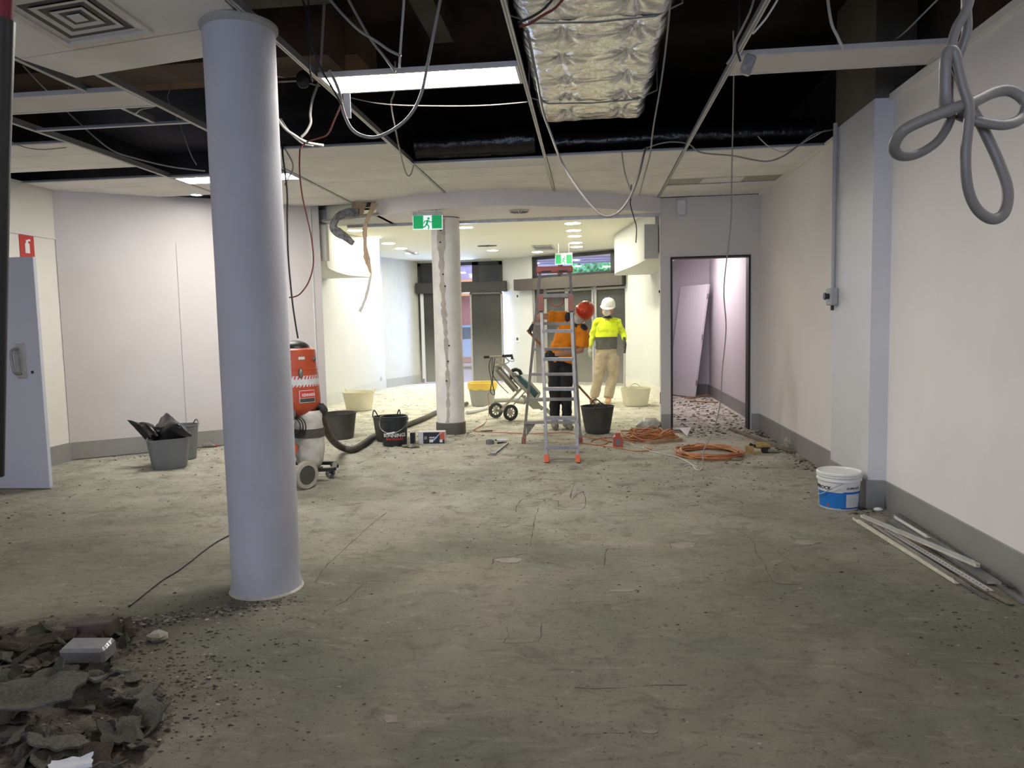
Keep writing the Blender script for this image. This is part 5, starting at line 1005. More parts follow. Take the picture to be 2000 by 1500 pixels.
q0 = [(448, 1047), (420, 1062), (395, 1080), (370, 1100), (345, 1118), (320, 1133), (295, 1152), (270, 1172), (252, 1186)]
tag(obj('floor_cable', MB().tube(catmull([fl(x, y) + Vector((0, 0, 0.006)) for x, y in [(520, 1010), (480, 1030)] + q0], 6), 0.005, n=6), M_cablek, smooth='all'), 'dark cable on the floor running from behind the foreground column to the rubble', 'cable')
# red power box
q = fl(1207, 872)
t = thing('power_box', 'small red portable power box standing beside the orange cords', 'power box', (q.x, q.y, 0))
mb = MB().prism([(-0.055, 0), (0.055, 0), (0.055, 0.10), (0.05, 0.115), (0.03, 0.12), (0.026, 0.16), (-0.026, 0.16), (-0.03, 0.12), (-0.05, 0.115), (-0.055, 0.10)], 1, -0.04, 0.04); obj('body', mb, M_redo, t, world=False)
obj('outlet_panel', MB().bev(-0.028, 0.028, -0.046, -0.04, 0.02, 0.09, 0.002), M_tubg, t, world=False)
obj('side_cap', MB().box(-0.062, -0.045, -0.044, -0.0, 0.085, 0.115).box(0.045, 0.062, -0.044, 0.0, 0.085, 0.115), M_pinkred, t, world=False)
# board under the cords
board(fl(1262, 866), fl(1325, 860), 0.16, 0.035, 'dark edged board lying under the heap of orange cord', M_wood, 0.0)
# tape roll, pliers, chisel, cold bar
q = fl(957, 867); t = thing('tape_roll', 'roll of grey duct tape standing on the floor right of the scarred column', 'tape', (q.x, q.y, 0))
obj('roll', MB().lathe([(0.038, 0), (0.05, 0), (0.05, 0.048), (0.038, 0.048), (0.038, 0)], 24), mat('grey tape', (0.16, 0.17, 0.17), 0.5), t, smooth=True, world=False)
def two(name, label, cat, a, b, w, h, m, z=0.0):
    a = Vector((a.x, a.y, z + h / 2)); b = Vector((b.x, b.y, z + h / 2)); t = thing(name, label, cat, tuple(a)); return t, a, b
t, a, b = two('utility_knife', 'white and black trimming knife beside the duct tape', 'knife', fl(970, 861), fl(992, 861), .03, .02, M_wprint)
obj('handle', MB().tube([a, lerp(a, b, .5), b], [0.012, 0.016, 0.01], n=8), M_wprint, t, smooth=True); obj('nose', MB().tube([a + (a - b) * .15, a], [0.006, 0.013], n=8), M_black, t)
t, a, b = two('pliers', 'black handled pliers beside the duct tape', 'pliers', fl(972, 866), fl(990, 865), .03, .02, M_black)
obj('handle', MB().tube([a, lerp(a, b, 0.6)], 0.009, n=6), M_black, t); obj('handle', MB().tube([a + Vector((0, -0.035, 0)), lerp(a, b, 0.6)], 0.009, n=6), M_black, t); obj('jaw', MB().tube([lerp(a, b, .55), b], [0.014, 0.006], n=6), M_steel, t)
t, a, b = two('claw_bar', 'steel scraper bar lying diagonally on the floor left of the ladder', 'hand tool', fl(964, 889), fl(992, 867), .03, .02, M_steel)
obj('shaft', MB().beam(a, b, 0.022, 0.016), M_steel, t); obj('claw', MB().beam(a + Vector((-0.035, 0.0, 0.006)), a + Vector((0.03, -0.0, 0.006)), 0.05, 0.028), M_steel, t)
q = fl(985, 840); tag(obj('slate_chip', MB().beam(fl(938, 843) + Vector((0, 0, .005)), fl(962, 842) + Vector((0, 0, .005)), 0.06, 0.01), M_rub3), 'dark flat chip beside the base of the scarred column', 'chip')
# glove and stick under the green bucket
def fingers(mb, base, dirv, up, L_, n=4, spread=0.02, r=0.011, bend=0.4, lens=(0.9, 1.0, 0.95, 0.75)):
    d = Vector(dirv).normalized(); u = Vector(up).normalized(); s = d.cross(u).normalized()
    for i in range(n):
        b = Vector(base) + s * ((i - (n - 1) / 2) * spread); l = L_ * lens[i]; d1 = (d * math.cos(bend * .5) + u * math.sin(bend * .5)); d2 = (d * math.cos(bend * 1.4) + u * math.sin(bend * 1.4)); d3 = (d * math.cos(bend * 2.4) + u * math.sin(bend * 2.4))
        d1 = (d1 + s * (i - (n - 1) / 2) * 0.06).normalized()
        p1 = b + d1 * l * .42; p2 = p1 + d2 * l * .32; p3 = p2 + d3 * l * .26
        mb.tube([b - d * 0.02, b, p1, p2, p3], [r, r, r * .95, r * .88, r * .6], n=8)
q = fl(806, 874)
t = thing('work_glove', 'dusty striped work glove lying right of the green bucket', 'glove', (q.x, q.y, 0))
mb = MB(); mb.tube([(-0.12, 0.0, 0.02), (-0.06, 0, 0.022), (0, 0, 0.022)], [0.035, 0.042, 0.04], n=12, flat=0.4); fingers(mb, (0.0, 0, 0.018), (1, -0.25, 0), (0, 0, -1), 0.085, bend=0.05, spread=0.022, r=0.011); mb.tube([(-0.04, -0.03, 0.02), (-0.01, -0.065, 0.018), (0.03, -0.08, 0.014)], [0.013, 0.012, 0.009], n=8)
o = obj('glove_shell', mb, mat('striped glove cloth', (0.33, 0.30, 0.25), 0.9, col2=(0.05, 0.05, 0.05), vscale=26), t, smooth=True, world=False)
board(fl(737, 866), fl(803, 880), 0.018, 0.01, 'thin pale stick under the green bucket', mat('pale stick', (0.45, 0.38, 0.30), 0.8))
tag(obj('dark_block', MB().bev(-2.16, -2.11, 8.42, 8.50, 0, 0.13, 0.004), M_green), 'small dark block standing right behind the green bucket', 'block')
# cordless tool / yellow tool on the floor near the doorway
q = fl(1487, 884)
t = thing('cordless_tool', 'dusty yellow and black cordless tool lying near the right wall', 'power tool', (q.x, q.y, 0))
M_tooly = mat('dusty yellow tool', (0.40, 0.27, 0.09), 0.7, var=0.25, vscale=25)
obj('motor_body', MB().tube([(-0.06, 0.0, 0.075), (0.0, 0, 0.078), (0.05, 0, 0.075), (0.09, 0.01, 0.06)], [0.03, 0.036, 0.034, 0.02], n=10), M_tooly, t, smooth=True, world=False)
obj('battery', MB().bev(-0.16, -0.08, -0.03, 0.04, 0.0, 0.075, 0.006), M_tooly, t, world=False); obj('handle', MB().tube([(-0.02, 0, 0.06), (-0.09, 0.0, 0.075), (-0.12, 0.005, 0.09)], 0.017, n=8), M_black, t, smooth=True, world=False)
obj('front_guard', MB().tube([(0.06, -0.02, 0.03), (0.12, -0.03, 0.02), (0.17, -0.035, 0.018)], [0.04, 0.03, 0.018], n=10, flat=0.6), M_steel, t, smooth=True, world=False)
obj('foot_plate', MB().box(-0.22, 0.0, -0.05, 0.05, 0.0, 0.006), M_tooly, t, world=False)
obj('base_block', MB().bev(0.0, 0.08, -0.045, 0.03, 0.0, 0.06, 0.01), M_black, t, world=False)
q = fl(1440, 899); tag(obj('mortar_lump', MB().sphere((q.x, q.y, 0.012), 0.06, 0.03, 0.018, 9, 6), M_woodg), 'flat dark lump beside the round cord coil', 'lump')
# torn lump of lining against the right skirting
q = fl(1548, 880)
mb = MB().sphere((q.x, q.y + 0.1, 0.05), 0.07, 0.11, 0.075, 16, 10); mb.v = [(x + .04 * noise.noise((x * 18, y * 18, z * 18)), y + .04 * noise.noise((x * 18 + 3, y * 18, z * 18)), max(0.002, z + .05 * noise.noise((x * 18, y * 18 + 5, z * 18)))) for x, y, z in mb.v]
tag(obj('torn_lump', mb, M_rub4), 'ragged lump of torn lining against the right wall skirting', 'lump')
q = fl(1715, 998); mb = MB().sphere((q.x, q.y, 0.012), 0.035, 0.025, 0.014, 8, 6); tag(obj('plaster_chip', mb, M_pail), 'white plaster chip at the foot of the right-hand pilaster', 'chip')
# hazy clear plastic bag by the opening edge
q = fl(1268, 838); mb = MB().sphere((q.x, q.y, 0.06), 0.17, 0.12, 0.08, 20, 12); mb.v = [(x + .05 * noise.noise((x * 12, y * 12, z * 12)), y + .05 * noise.noise((x * 12 + 3, y * 12, z * 12)), max(0.003, z + .05 * noise.noise((x * 12, y * 12 + 5, z * 12)))) for x, y, z in mb.v]
tag(obj('plastic_bag', mb, M_bagw, smooth=True), 'dusty crumpled plastic bag behind the tangled orange cord', 'bag')
# ================================================================== STEEL CEILING STRIPS ON THE FLOOR
strips = [((815, 945), (1420, 1320), 0.045, 0.0, M_creamst, 'A', 'long cream painted angle strip, nearest the room in the pile'),
 ((852, 930), (1530, 1222), 0.022, 0.05, M_creamst, 'T', 'cream strip lying across the top of the strip pile'),
 ((862, 927), (1520, 1205), 0.014, 0.064, M_tee, 'A', 'thin pale strip beside the top cream strip'),
 ((925, 982), (1500, 1352), 0.024, 0.008, M_galv, 'A', 'galvanised strip just behind the long cream angle strip'),
 ((1000, 1005), (1600, 1362), 0.040, 0.02, M_tee, 'P', 'pale perforated strip in the middle of the strip pile'),
 ((1050, 935), (1242, 1052), 0.024, 0.045, M_wprint, 'A', 'short white strip on top at the far end of the pile'),
 ((1010, 945), (1612, 1322), 0.05, 0.006, M_galv, 'T', 'wide grey channel in the middle of the strip pile'),
 ((1024, 915), (1690, 1330), 0.036, 0.018, M_galv, 'T', 'grey channel behind the perforated strip'),
 ((1075, 918), (1742, 1340), 0.02, 0.03, M_steel, 'A', 'dark grey strip nearest the right skirting'),
 ((1500, 1215), (1815, 1440), 0.04, 0.0, M_galv, 'A', 'short galvanised strip poking out at the near right of the pile'),
 ((1440, 1290), (1725, 1440), 0.034, 0.004, M_woodg, 'A', 'short brown grey strip poking out at the near end of the pile'),
 ((1400, 1300), (1580, 1408), 0.016, 0.0, M_steel, 'A', 'thin dark strip poking out at the near end of the pile')]
for a, b, w, z, m, k, lb in strips:
    a = fl(a[0] / 3 + 1400, a[1] / 3 + 700, z + 0.004); b = fl(b[0] / 3 + 1400, b[1] / 3 + 700, z + 0.004)
    mb = MB().beam(a, b, w, 0.003)
    sd = (b - a).normalized().cross(Vector((0, 0, 1)))
    if k in 'AT': mb.beam(a + sd * w / 2 + Vector((0, 0, 0.009)), b + sd * w / 2 + Vector((0, 0, 0.009)), 0.003, 0.018)
    if k == 'T': mb.beam(a - sd * w / 2 + Vector((0, 0, 0.009)), b - sd * w / 2 + Vector((0, 0, 0.009)), 0.003, 0.018)
    if k == 'P':
        mb.mi = 1
        n_ = 34
        for i in range(n_):
            c = lerp(a, b, (i + .5) / n_) + Vector((0, 0, 0.0022)); mb.beam(c - (b - a).normalized() * 0.008, c + (b - a).normalized() * 0.008, 0.007, 0.001)
        mb.mi = 0; mb.beam(a + sd * w / 2 + Vector((0, 0, 0.006)), b + sd * w / 2 + Vector((0, 0, 0.006)), 0.003, 0.012)
    tag(obj('steel_strip', mb, [m, M_ink]), lb, 'metal strip', 'ceiling strips piled by the right wall')
# ================================================================== PEOPLE
def skin_obj(name, mb, m, parent, voxel=0.014, smooth=6, crease=0.0, cs=0.12, label=None):
    o = obj(name, mb, m, parent, smooth=False, label=label)
    md = o.modifiers.new('remesh', 'REMESH'); md.mode = 'VOXEL'; md.voxel_size = voxel; md.use_smooth_shade = True
    sm = o.modifiers.new('smooth', 'SMOOTH'); sm.factor = 0.5; sm.iterations = smooth
    if crease:
        tx = bpy.data.textures.new('creases', 'CLOUDS'); tx.noise_scale = cs; tx.noise_depth = 2
        d = o.modifiers.new('creases', 'DISPLACE'); d.texture = tx; d.strength = crease; d.texture_coords = 'GLOBAL'; d.mid_level = 0.5
    return o
def frame(c, up, fwd):
    u = Vector(up).normalized(); f = Vector(fwd); f = (f - u * f.dot(u)).normalized(); s = f.cross(u)     # s = right of f
    s, f, u = s * 1.12, f * 1.12, u * 1.12
    return Matrix(((s.x, f.x, u.x, c[0]), (s.y, f.y, u.y, c[1]), (s.z, f.z, u.z, c[2]), (0, 0, 0, 1)))
def head_parts(M, t, helmet_m, skin=M_skin):
    """M: +y is where the face looks, +z the crown; origin at the head centre"""
    mb = MB(); mb.M = M
    mb.sphere((0, -0.005, 0.02), 0.076, 0.095, 0.105, 20, 14); mb.sphere((0, 0.03, -0.055), 0.056, 0.062, 0.06, 16, 10)       # skull, jaw
    mb.tube([(0, 0.088, 0.02), (0, 0.105, -0.012), (0, 0.098, -0.022)], [0.010, 0.016, 0.012], n=8)                           # nose
    for s in (-1, 1): mb.sphere((s * 0.078, -0.005, -0.005), 0.011, 0.022, 0.034, 10, 8)                                       # ears
    mb.tube([(-0.02, 0.088, -0.052), (0.02, 0.088, -0.052)], 0.008, n=6)                                                       # lips
    return mb
def face_bits(M, t):
    mb = MB(); mb.M = M
    for s in (-1, 1): mb.sphere((s * 0.031, 0.083, 0.012), 0.012, 0.009, 0.008, 10, 6)
    obj('eyes', mb, M_white, t, smooth=True)
    mb = MB(); mb.M = M
    for s in (-1, 1): mb.sphere((s * 0.031, 0.090, 0.012), 0.006, 0.004, 0.006, 8, 6); mb.tube([(s * 0.048, 0.084, 0.032), (s * 0.03, 0.092, 0.037), (s * 0.014, 0.09, 0.032)], 0.004, n=5)
    obj('brows', mb, M_hair, t)
    mb = MB(); mb.M = M; mb.sphere((0, -0.022, 0.012), 0.081, 0.088, 0.085, 18, 10); obj('hair', mb, M_hair, t, smooth=True)
def helmet(M, m, t):
    mb = MB(); mb.M = M @ Matrix.Translation((0, -0.008, 0.045))
    prof = [(0.108, -0.008), (0.112, 0.0), (0.111, 0.03), (0.103, 0.065), (0.083, 0.098), (0.05, 0.118), (0.001, 0.125)]
    n = 30; rings = []
    for r, z in prof: rings.append([(r * 0.96 * math.cos(a), r * 1.16 * math.sin(a), z) for a in [2 * math.pi * k / n for k in range(n)]])
    mb.loft(rings, caps=False)
    ring0 = [(0.113 * 0.96 * math.cos(a), 0.113 * 1.16 * math.sin(a), 0.0) for a in [2 * math.pi * k / n for k in range(n)]]
    ring1 = []
    for a in [2 * math.pi * k / n for k in range(n)]:
        p = max(0, math.sin(a)) ** 2.2; e = 0.008 + 0.055 * p; ring1.append(((0.113 * 0.96 + e * 0.6) * math.cos(a), (0.113 * 1.16 + e) * math.sin(a), -0.004 - 0.018 * p))
    ring2 = [(x * 0.985, y * 0.985, z - 0.006) for x, y, z in ring1]
    mb.loft([ring0, ring1, ring2, [(x * 0.95, y * 0.95, z - 0.004) for x, y, z in ring0]], caps=False)
    o = obj('helmet', mb, m, t, smooth=True)
    mb = MB(); mb.M = M @ Matrix.Translation((0, -0.008, 0.045))
    mb.tube([(0, 0.128 * math.cos(a) * 1.0, 0.125 * math.sin(a)) for a in [0.35 + 2.35 * k / 12 for k in range(13)]], 0.010, n=8)
    for s in (-0.05, 0.05): mb.tube([(s, 0.118 * math.cos(a), 0.115 * math.sin(a)) for a in [0.7 + 1.7 * k / 8 for k in range(9)]], 0.006, n=6)
    obj('helmet_ridge', mb, m, o, smooth='all', world=False)
    return o
def mask(M, t):
    mb = MB(); mb.M = M; mb.sphere((0, 0.080, -0.040), 0.060, 0.050, 0.060, 16, 10); o = obj('dust_mask', mb, M_mask, t, smooth=True)
    mb = MB(); mb.M = M
    for z0, z1 in ((-0.02, 0.03), (-0.055, -0.05)): mb.tube(catmull([(-0.045, 0.085, z0 - .02), (-0.078, 0.02, z0), (-0.07, -0.06, z1), (0, -0.1, z1), (0.07, -0.06, z1), (0.078, 0.02, z0), (0.045, 0.085, z0 - .02)], 4), 0.0025, n=5)
    obj('mask_strap', mb, M_orange, o, world=False)
    mb = MB(); mb.M = M; mb.sphere((0, 0.130, -0.045), 0.014, 0.006, 0.014, 10, 6); obj('mask_valve', mb, M_label, o, world=False)
def glove(name, wrist, palm_dir, out, m, t, curl=0.45, thumb_side=1, s=1.0, label=None):
    """gloved hand with palm, four fingers of different lengths and a thumb from the side of the palm"""
    w = Vector(wrist); d = Vector(palm_dir).normalized(); u = Vector(out); u = (u - d * u.dot(d)).normalized(); sd = d.cross(u).normalized() * thumb_side
    mb = MB(); mb.tube([w - d * 0.05, w, w + d * 0.04 * s, w + d * 0.085 * s], [0.036, 0.033, 0.042, 0.040], n=12, flat=0.55, up=tuple(u))
    fingers(mb, w + d * 0.085 * s, d, -u, 0.088 * s, spread=0.0205, r=0.0112, bend=curl)
    b = w + d * 0.028 * s + sd * 0.034; mb.tube([b - sd * .01, b + sd * 0.018 + d * 0.018, b + sd * 0.030 + d * 0.045 - u * 0.008, b + sd * 0.028 + d * 0.062 - u * 0.018], [0.014, 0.0145, 0.0125, 0.009], n=8)
    return skin_obj(name, mb, m, t, voxel=0.0055, smooth=2, label=label)
def boot(mb, heel, d, L_=0.29):
    d = Vector(d).normalized(); h = Vector(heel); z = Vector((0, 0, 1))
    mb.tube([h + z * 0.05 - d * 0.02, h + z * 0.05 + d * 0.05, h + z * 0.046 + d * 0.15, h + z * 0.036 + d * 0.24], [0.046, 0.052, 0.05, 0.034], n=12, flat=0.85, up=(0, 0, 1))
    mb.tube([h + z * 0.04 + d * 0.03, h + z * 0.16 + d * 0.02], [0.05, 0.052], n=12)
# ---------------------------------------------------------------- worker in yellow
YY = 12.7
J = lambda x, y, dy=0.0, Y=YY: at(x, y, Y + dy)
t = thing('person', 'worker in a white helmet, dust mask, yellow hi-vis top and khaki trousers, standing', 'person', (J(1180, 790).x, YY, 0))
neck, chest, waist, pelv = J(1186, 622), J(1185, 640), J(1184, 676), J(1184, 690)
sL, sR = J(1167, 628), J(1205, 628); eL, eR = J(1157, 655, 0.03), J(1217, 652, 0.04); wL, wR = J(1152, 680, -0.06), J(1220, 664, -0.12)
hL, hR = J(1174, 694), J(1196, 694); kL, kR = J(1169, 737, -0.05), J(1196, 737, -0.03)
aL, aR = Vector((J(1161, 776).x, YY + 0.02, 0.12)), Vector((J(1188, 778).x, YY - 0.15, 0.12))
HM = frame(J(1187, 603, -0.02), (0.10, -0.22, 1), (-0.25, -1, -0.28))
mb = head_parts(HM, t, M_helw); v0 = MB(); mb.M = Matrix.Identity(4)
mb.tube([J(1187, 608), neck + Vector((0, 0.02, -0.05))], [0.052, 0.06], n=12)
mb.tube([neck + Vector((0, 0, -0.03)), chest, waist, pelv], [0.10, 0.145, 0.12, 0.13], n=16, flat=0.58, up=(0, 1, 0))
for s, e, w in ((sL, eL, wL), (sR, eR, wR)): mb.tube([s, lerp(s, e, .5), e, lerp(e, w, .4), w], [0.05, 0.045, 0.036, 0.034, 0.026], n=10)
for h, k, a in ((hL, kL, aL), (hR, kR, aR)): mb.tube([h, lerp(h, k, .4), k, lerp(k, a, .35), a], [0.08, 0.072, 0.052, 0.05, 0.035], n=12)
skin_obj('body', mb, M_skin, t, 0.012, 5)
face_bits(HM, t); helmet(HM, M_helw, t); mask(HM, t)
M_hv = bpy.data.materials.new('yellow and charcoal shirt'); M_hv.use_nodes = True
n, l = link_nodes(M_hv); b = n['Principled BSDF']; b.inputs['Roughness'].default_value = 0.85
tc = n.new('ShaderNodeTexCoord'); sp = n.new('ShaderNodeSeparateXYZ'); l.new(tc.outputs['Object'], sp.inputs[0])
gt = n.new('ShaderNodeMath'); gt.operation = 'GREATER_THAN'; gt.inputs[1].default_value = J(1180, 658).z; l.new(sp.outputs['Z'], gt.inputs[0])
nz = n.new('ShaderNodeTexNoise'); nz.inputs['Scale'].default_value = 7; l.new(tc.outputs['Object'], nz.inputs['Vector'])
rp = n.new('ShaderNodeValToRGB'); rp.color_ramp.elements[0].color = (0.55, 0.62, 0.05, 1); rp.color_ramp.elements[1].color = (0.80, 0.95, 0.02, 1); rp.color_ramp.elements[0].position = .3; rp.color_ramp.elements[1].position = .5; l.new(nz.outputs['Fac'], rp.inputs[0])
mx = n.new('ShaderNodeMixRGB'); l.new(gt.outputs[0], mx.inputs[0]); mx.inputs[1].default_value = (0.085, 0.085, 0.075, 1); l.new(rp.outputs[0], mx.inputs[2]); l.new(mx.outputs[0], b.inputs['Base Color'])
M_hvs = mat('yellow sleeve cloth', (0.55, 0.62, 0.05), 0.85, col2=(0.80, 0.95, 0.02), vscale=7)
mb = MB(); mb.tube([neck + Vector((0, 0.01, 0.0)), neck + Vector((0, 0, -0.045)), chest, lerp(chest, waist, .5), waist, waist + Vector((0, 0, -0.05))], [0.075, 0.165, 0.205, 0.195, 0.19, 0.195], n=20, flat=0.64, up=(0, 1, 0))
for s in (sL, sR): mb.tube([neck + Vector((0, 0, -0.045)), s], [0.075, 0.07], n=12)
skin_obj('hi_vis_shirt', mb, M_hv, t, 0.013, 4, 0.03, 0.09)
for s, e, w in ((sL, eL, wL), (sR, eR, wR)):
    mb = MB(); mb.tube([lerp(s, neck, .12), s, lerp(s, e, .5), e, lerp(e, w, .5), lerp(e, w, 0.93)], [0.068, 0.076, 0.064, 0.056, 0.050, 0.042], n=12); skin_obj('sleeve', mb, M_hvs, t, 0.012, 3, 0.03, 0.07)
mb = MB(); mb.tube([neck + Vector((0, 0.02, 0.035)), neck + Vector((0, 0.0, -0.015))], [0.075, 0.098], n=16)
skin_obj('collar', mb, M_navy, t, 0.01, 2)
mb = MB(); c_ = neck + Vector((-0.0, -0.108, -0.045)); mb.add([tuple(c_ + Vector(p)) for p in ((-0.045, 0.015, 0.03), (0.045, 0.015, 0.03), (0.0, -0.012, -0.07))], [(0, 2, 1)]); obj('neck_opening', mb, M_skin, t)
mb = MB(); mb.tube([waist + Vector((0, 0, 0.04)), waist, pelv, pelv + Vector((0, 0, -0.06))], [0.15, 0.165, 0.182, 0.165], n=18, flat=0.66, up=(0, 1, 0))
for h, k, a in ((hL, kL, aL), (hR, kR, aR)): mb.tube([h, lerp(h, k, .4), k, lerp(k, a, .5), lerp(k, a, .92), a + Vector((0, 0, -0.02))], [0.112, 0.108, 0.092, 0.088, 0.088, 0.082], n=14)
skin_obj('trousers', mb, M_khaki, t, 0.014, 4, 0.032, 0.07)
mb = MB(); boot(mb, Vector((aL.x, aL.y + 0.02, 0)), (-0.25, -1, 0)); skin_obj('boot', mb, M_shoe, t, 0.01, 3)
mb = MB(); boot(mb, Vector((aR.x, aR.y + 0.02, 0)), (-0.1, -1, 0)); skin_obj('boot', mb, M_shoeo, t, 0.01, 3)
glove('glove', wL, (-0.06, -0.1, -1), (-0.8, -0.5, 0), M_gp, t, 0.45, -1, label='pale dusty glove')
glove('glove', wR, (0.12, -0.25, -1), (0.9, -0.3, 0.2), M_gg, t, 1.0, 1, label='dark grey glove')
grip = wR + Vector((0.015, -0.045, -0.10))
tl = thing('scraper_bar', 'long narrow chisel bar held upright by the worker in yellow', 'hand tool', (grip.x, grip.y, 0.2))
e0, e1 = at(1220, 690, grip.y), at(1219.5, 760, grip.y); e2 = at(1222, 779, grip.y)
obj('grip', MB().tube([grip + Vector((0, 0, 0.03)), e0], 0.017, n=8), M_black, tl, smooth=True); obj('shaft', MB().tube([e0, e1], 0.019, n=8), M_label, tl, smooth=True); obj('point', MB().tube([e1, e2], [0.022, 0.004], n=8), M_steel, tl, smooth=True)
# ---------------------------------------------------------------- worker in orange, bent over to the left
YO = 9.6
J = lambda x, y, dy=0.0, Y=YO: at(x, y, Y + dy)
t = thing('person', 'worker in an orange shirt and red helmet bending over a long tool behind the ladder', 'person', (J(1097, 830).x, YO, 0))
pelv, waist, chest, neck = J(1095, 702), J(1098, 688), J(1114, 652, -0.10), J(1124, 632, -0.14)
sL, sR = J(1105, 621, -0.08), J(1139, 648, -0.16); eL, eR = J(1055, 617, -0.18), J(1136, 684, -0.16); wL, wR = J(1041, 634, -0.20), J(1083, 694, -0.22)
hL, hR = J(1085, 706), J(1106, 706); kL, kR = J(1083, 762, -0.06), J(1106, 762, -0.06)
aL, aR = Vector((J(1084, 820).x, YO - 0.0, 0.11)), Vector((J(1107, 820).x, YO - 0.0, 0.11))
HM = frame(J(1136, 615, -0.2), (0.62, -0.25, 0.72), (-0.50, -0.62, -0.62))
mb = head_parts(HM, t, M_helr); mb.M = Matrix.Identity(4)
mb.tube([J(1134, 618, -0.18), neck + Vector((0, 0.02, -0.03))], [0.052, 0.06], n=12)
mb.tube([neck, chest, waist, pelv], [0.10, 0.15, 0.13, 0.135], n=16, flat=0.65, up=(0, 1, 0))
for s, e, w in ((sL, eL, wL), (sR, eR, wR)): mb.tube([s, lerp(s, e, .5), e, lerp(e, w, .4), w], [0.05, 0.046, 0.041, 0.040, 0.029], n=12)
for h, k, a in ((hL, kL, aL), (hR, kR, aR)): mb.tube([h, lerp(h, k, .4), k, lerp(k, a, .35), a], [0.08, 0.07, 0.052, 0.05, 0.035], n=12)
skin_obj('body', mb, M_skin, t, 0.012, 4)
face_bits(HM, t); helmet(HM, M_helr, t); mask(HM, t)
mb = MB(); mb.tube([lerp(neck, chest, 0.0), lerp(neck, chest, .35), chest, lerp(chest, waist, .55), waist, J(1094, 704)], [0.09, 0.16, 0.195, 0.18, 0.182, 0.195], n=20, flat=0.68, up=(0, 1, 0))
mb.tube([lerp(neck, chest, .3), sL, lerp(sL, eL, .35), lerp(sL, eL, .72)], [0.09, 0.085, 0.074, 0.066], n=12)
mb.tube([lerp(neck, chest, .3), sR, lerp(sR, eR, .45), lerp(sR, eR, .82)], [0.09, 0.088, 0.086, 0.092], n=12)
mb.tube([J(1088, 700, -0.06), J(1080, 704, -0.08)], [0.07, 0.04], n=10)
skin_obj('shirt', mb, M_ora, t, 0.013, 3, 0.055, 0.09)
mb = MB(); mb.sphere(tuple(lerp(sL, neck, .25) + Vector((0.0, -0.035, 0.02))), 0.05, 0.07, 0.075, 12, 8); skin_obj('shoulder_panel', mb, M_navy, t, 0.01, 2)
mb = MB(); mb.sphere(tuple(lerp(sR, neck, .3) + Vector((0.035, -0.03, 0.01))), 0.055, 0.075, 0.06, 12, 8); skin_obj('shoulder_panel', mb, M_navy, t, 0.01, 2)
mb = MB(); mb.tube([neck + Vector((0.02, 0.0, 0.03)), neck + Vector((-0.01, 0.01, -0.03))], [0.078, 0.095], n=14); skin_obj('collar', mb, M_navy, t, 0.01, 2)
mb = MB(); mb.tube([waist, pelv, pelv + Vector((0, 0, -0.07))], [0.16, 0.178, 0.16], n=18, flat=0.68, up=(0, 1, 0))
for h, k, a in ((hL, kL, aL), (hR, kR, aR)): mb.tube([h, lerp(h, k, .4), k, lerp(k, a, .5), lerp(k, a, .95)], [0.098, 0.095, 0.076, 0.068, 0.064], n=14)
skin_obj('trousers', mb, M_trk, t, 0.013, 3, 0.035, 0.08)
mb = MB(); boot(mb, Vector((aL.x - 0.01, aL.y + 0.02, 0)), (0.12, -1, 0)); skin_obj('boot', mb, M_shoe, t, 0.01, 3)
mb = MB(); boot(mb, Vector((aR.x - 0.01, aR.y + 0.02, 0)), (0.35, -1, 0)); skin_obj('boot', mb, M_shoe, t, 0.01, 3)
b0, b1 = at(1030, 645, YO - 0.24), fl(1192, 822, 0.012)
bdir = (b1 - b0).normalized()
glove('glove', wL, (-0.45, -0.12, -0.85), (-0.75, -0.55, 0.4), M_gk, t, 1.0, -1, s=1.05, label='black glove')
glove('glove', wR, (-0.85, -0.1, 0.1), (-0.1, -0.8, 0.6), M_gk, t, 1.0, 1, label='black glove')
tl = thing('long_bar', 'long wooden handled bar held by the worker in orange, pointing to the floor', 'hand tool', tuple(lerp(b0, b1, .5)))
obj('handle', MB().tube([b0, lerp(b0, b1, 0.88)], 0.016, n=10), mat('varnished handle', (0.42, 0.20, 0.08), 0.6, var=0.15), tl, smooth=True)
obj('steel_end', MB().tube([lerp(b0, b1, 0.88), b1], [0.018, 0.012], n=8), M_steel, tl, smooth=True)
# ================================================================== OUTSIDE
struct('ground', MB().box(-40, 40, 17.3, 60, -0.15, -0.02), M_street)
t = thing('building', 'red brown shop building with an orange fascia across the street', 'building', (-8, 27, 0))
obj('wall', MB().box(-22, 12, 27, 27.4, 0, 2.5), M_facade, t); obj('fascia', MB().box(-22, 12, 26.7, 27.4, 2.5, 3.1), M_orband, t); obj('upper_wall', MB().box(-22, 12, 27, 27.4, 3.1, 6), mat('lilac render', (0.36, 0.30, 0.42), 0.85, var=0.1), t)
mb = MB()
for k in range(11): mb.box(-21 + k * 3, -20.94 + k * 3, 26.96, 27.0, 0, 2.5)
obj('wall_joint', mb, M_dark, t)
t = thing('awning', 'boarded lavender awning soffit outside the far window', 'awning', (0, 19.2, 3.5))
for k in range(12): obj('board', MB().box(-6, 4, 19.0 + k * 0.42, 19.38 + k * 0.42, 3.34 + 0.01 * (k % 2), 3.38), M_soffit, t)
for x in (-5.9, 3.9): obj('post', MB().box(x - 0.05, x + 0.05, 23.8, 23.9, -0.02, 3.34), M_dark, t)
obj('edge_beam', MB().box(-6, 4, 23.8, 23.9, 3.36, 3.5), M_dark, t)
t = thing('street_tree', 'green leafy tree outside the far window', 'tree', (0.6, 25, 0))
obj('trunk', MB().tube([(0.6, 25, -0.05), (0.65, 25, 1.5), (0.6, 25.05, 2.7)], [0.2, 0.15, 0.1], n=8), M_woodg, t)
rt = random.Random(4); mb = MB()
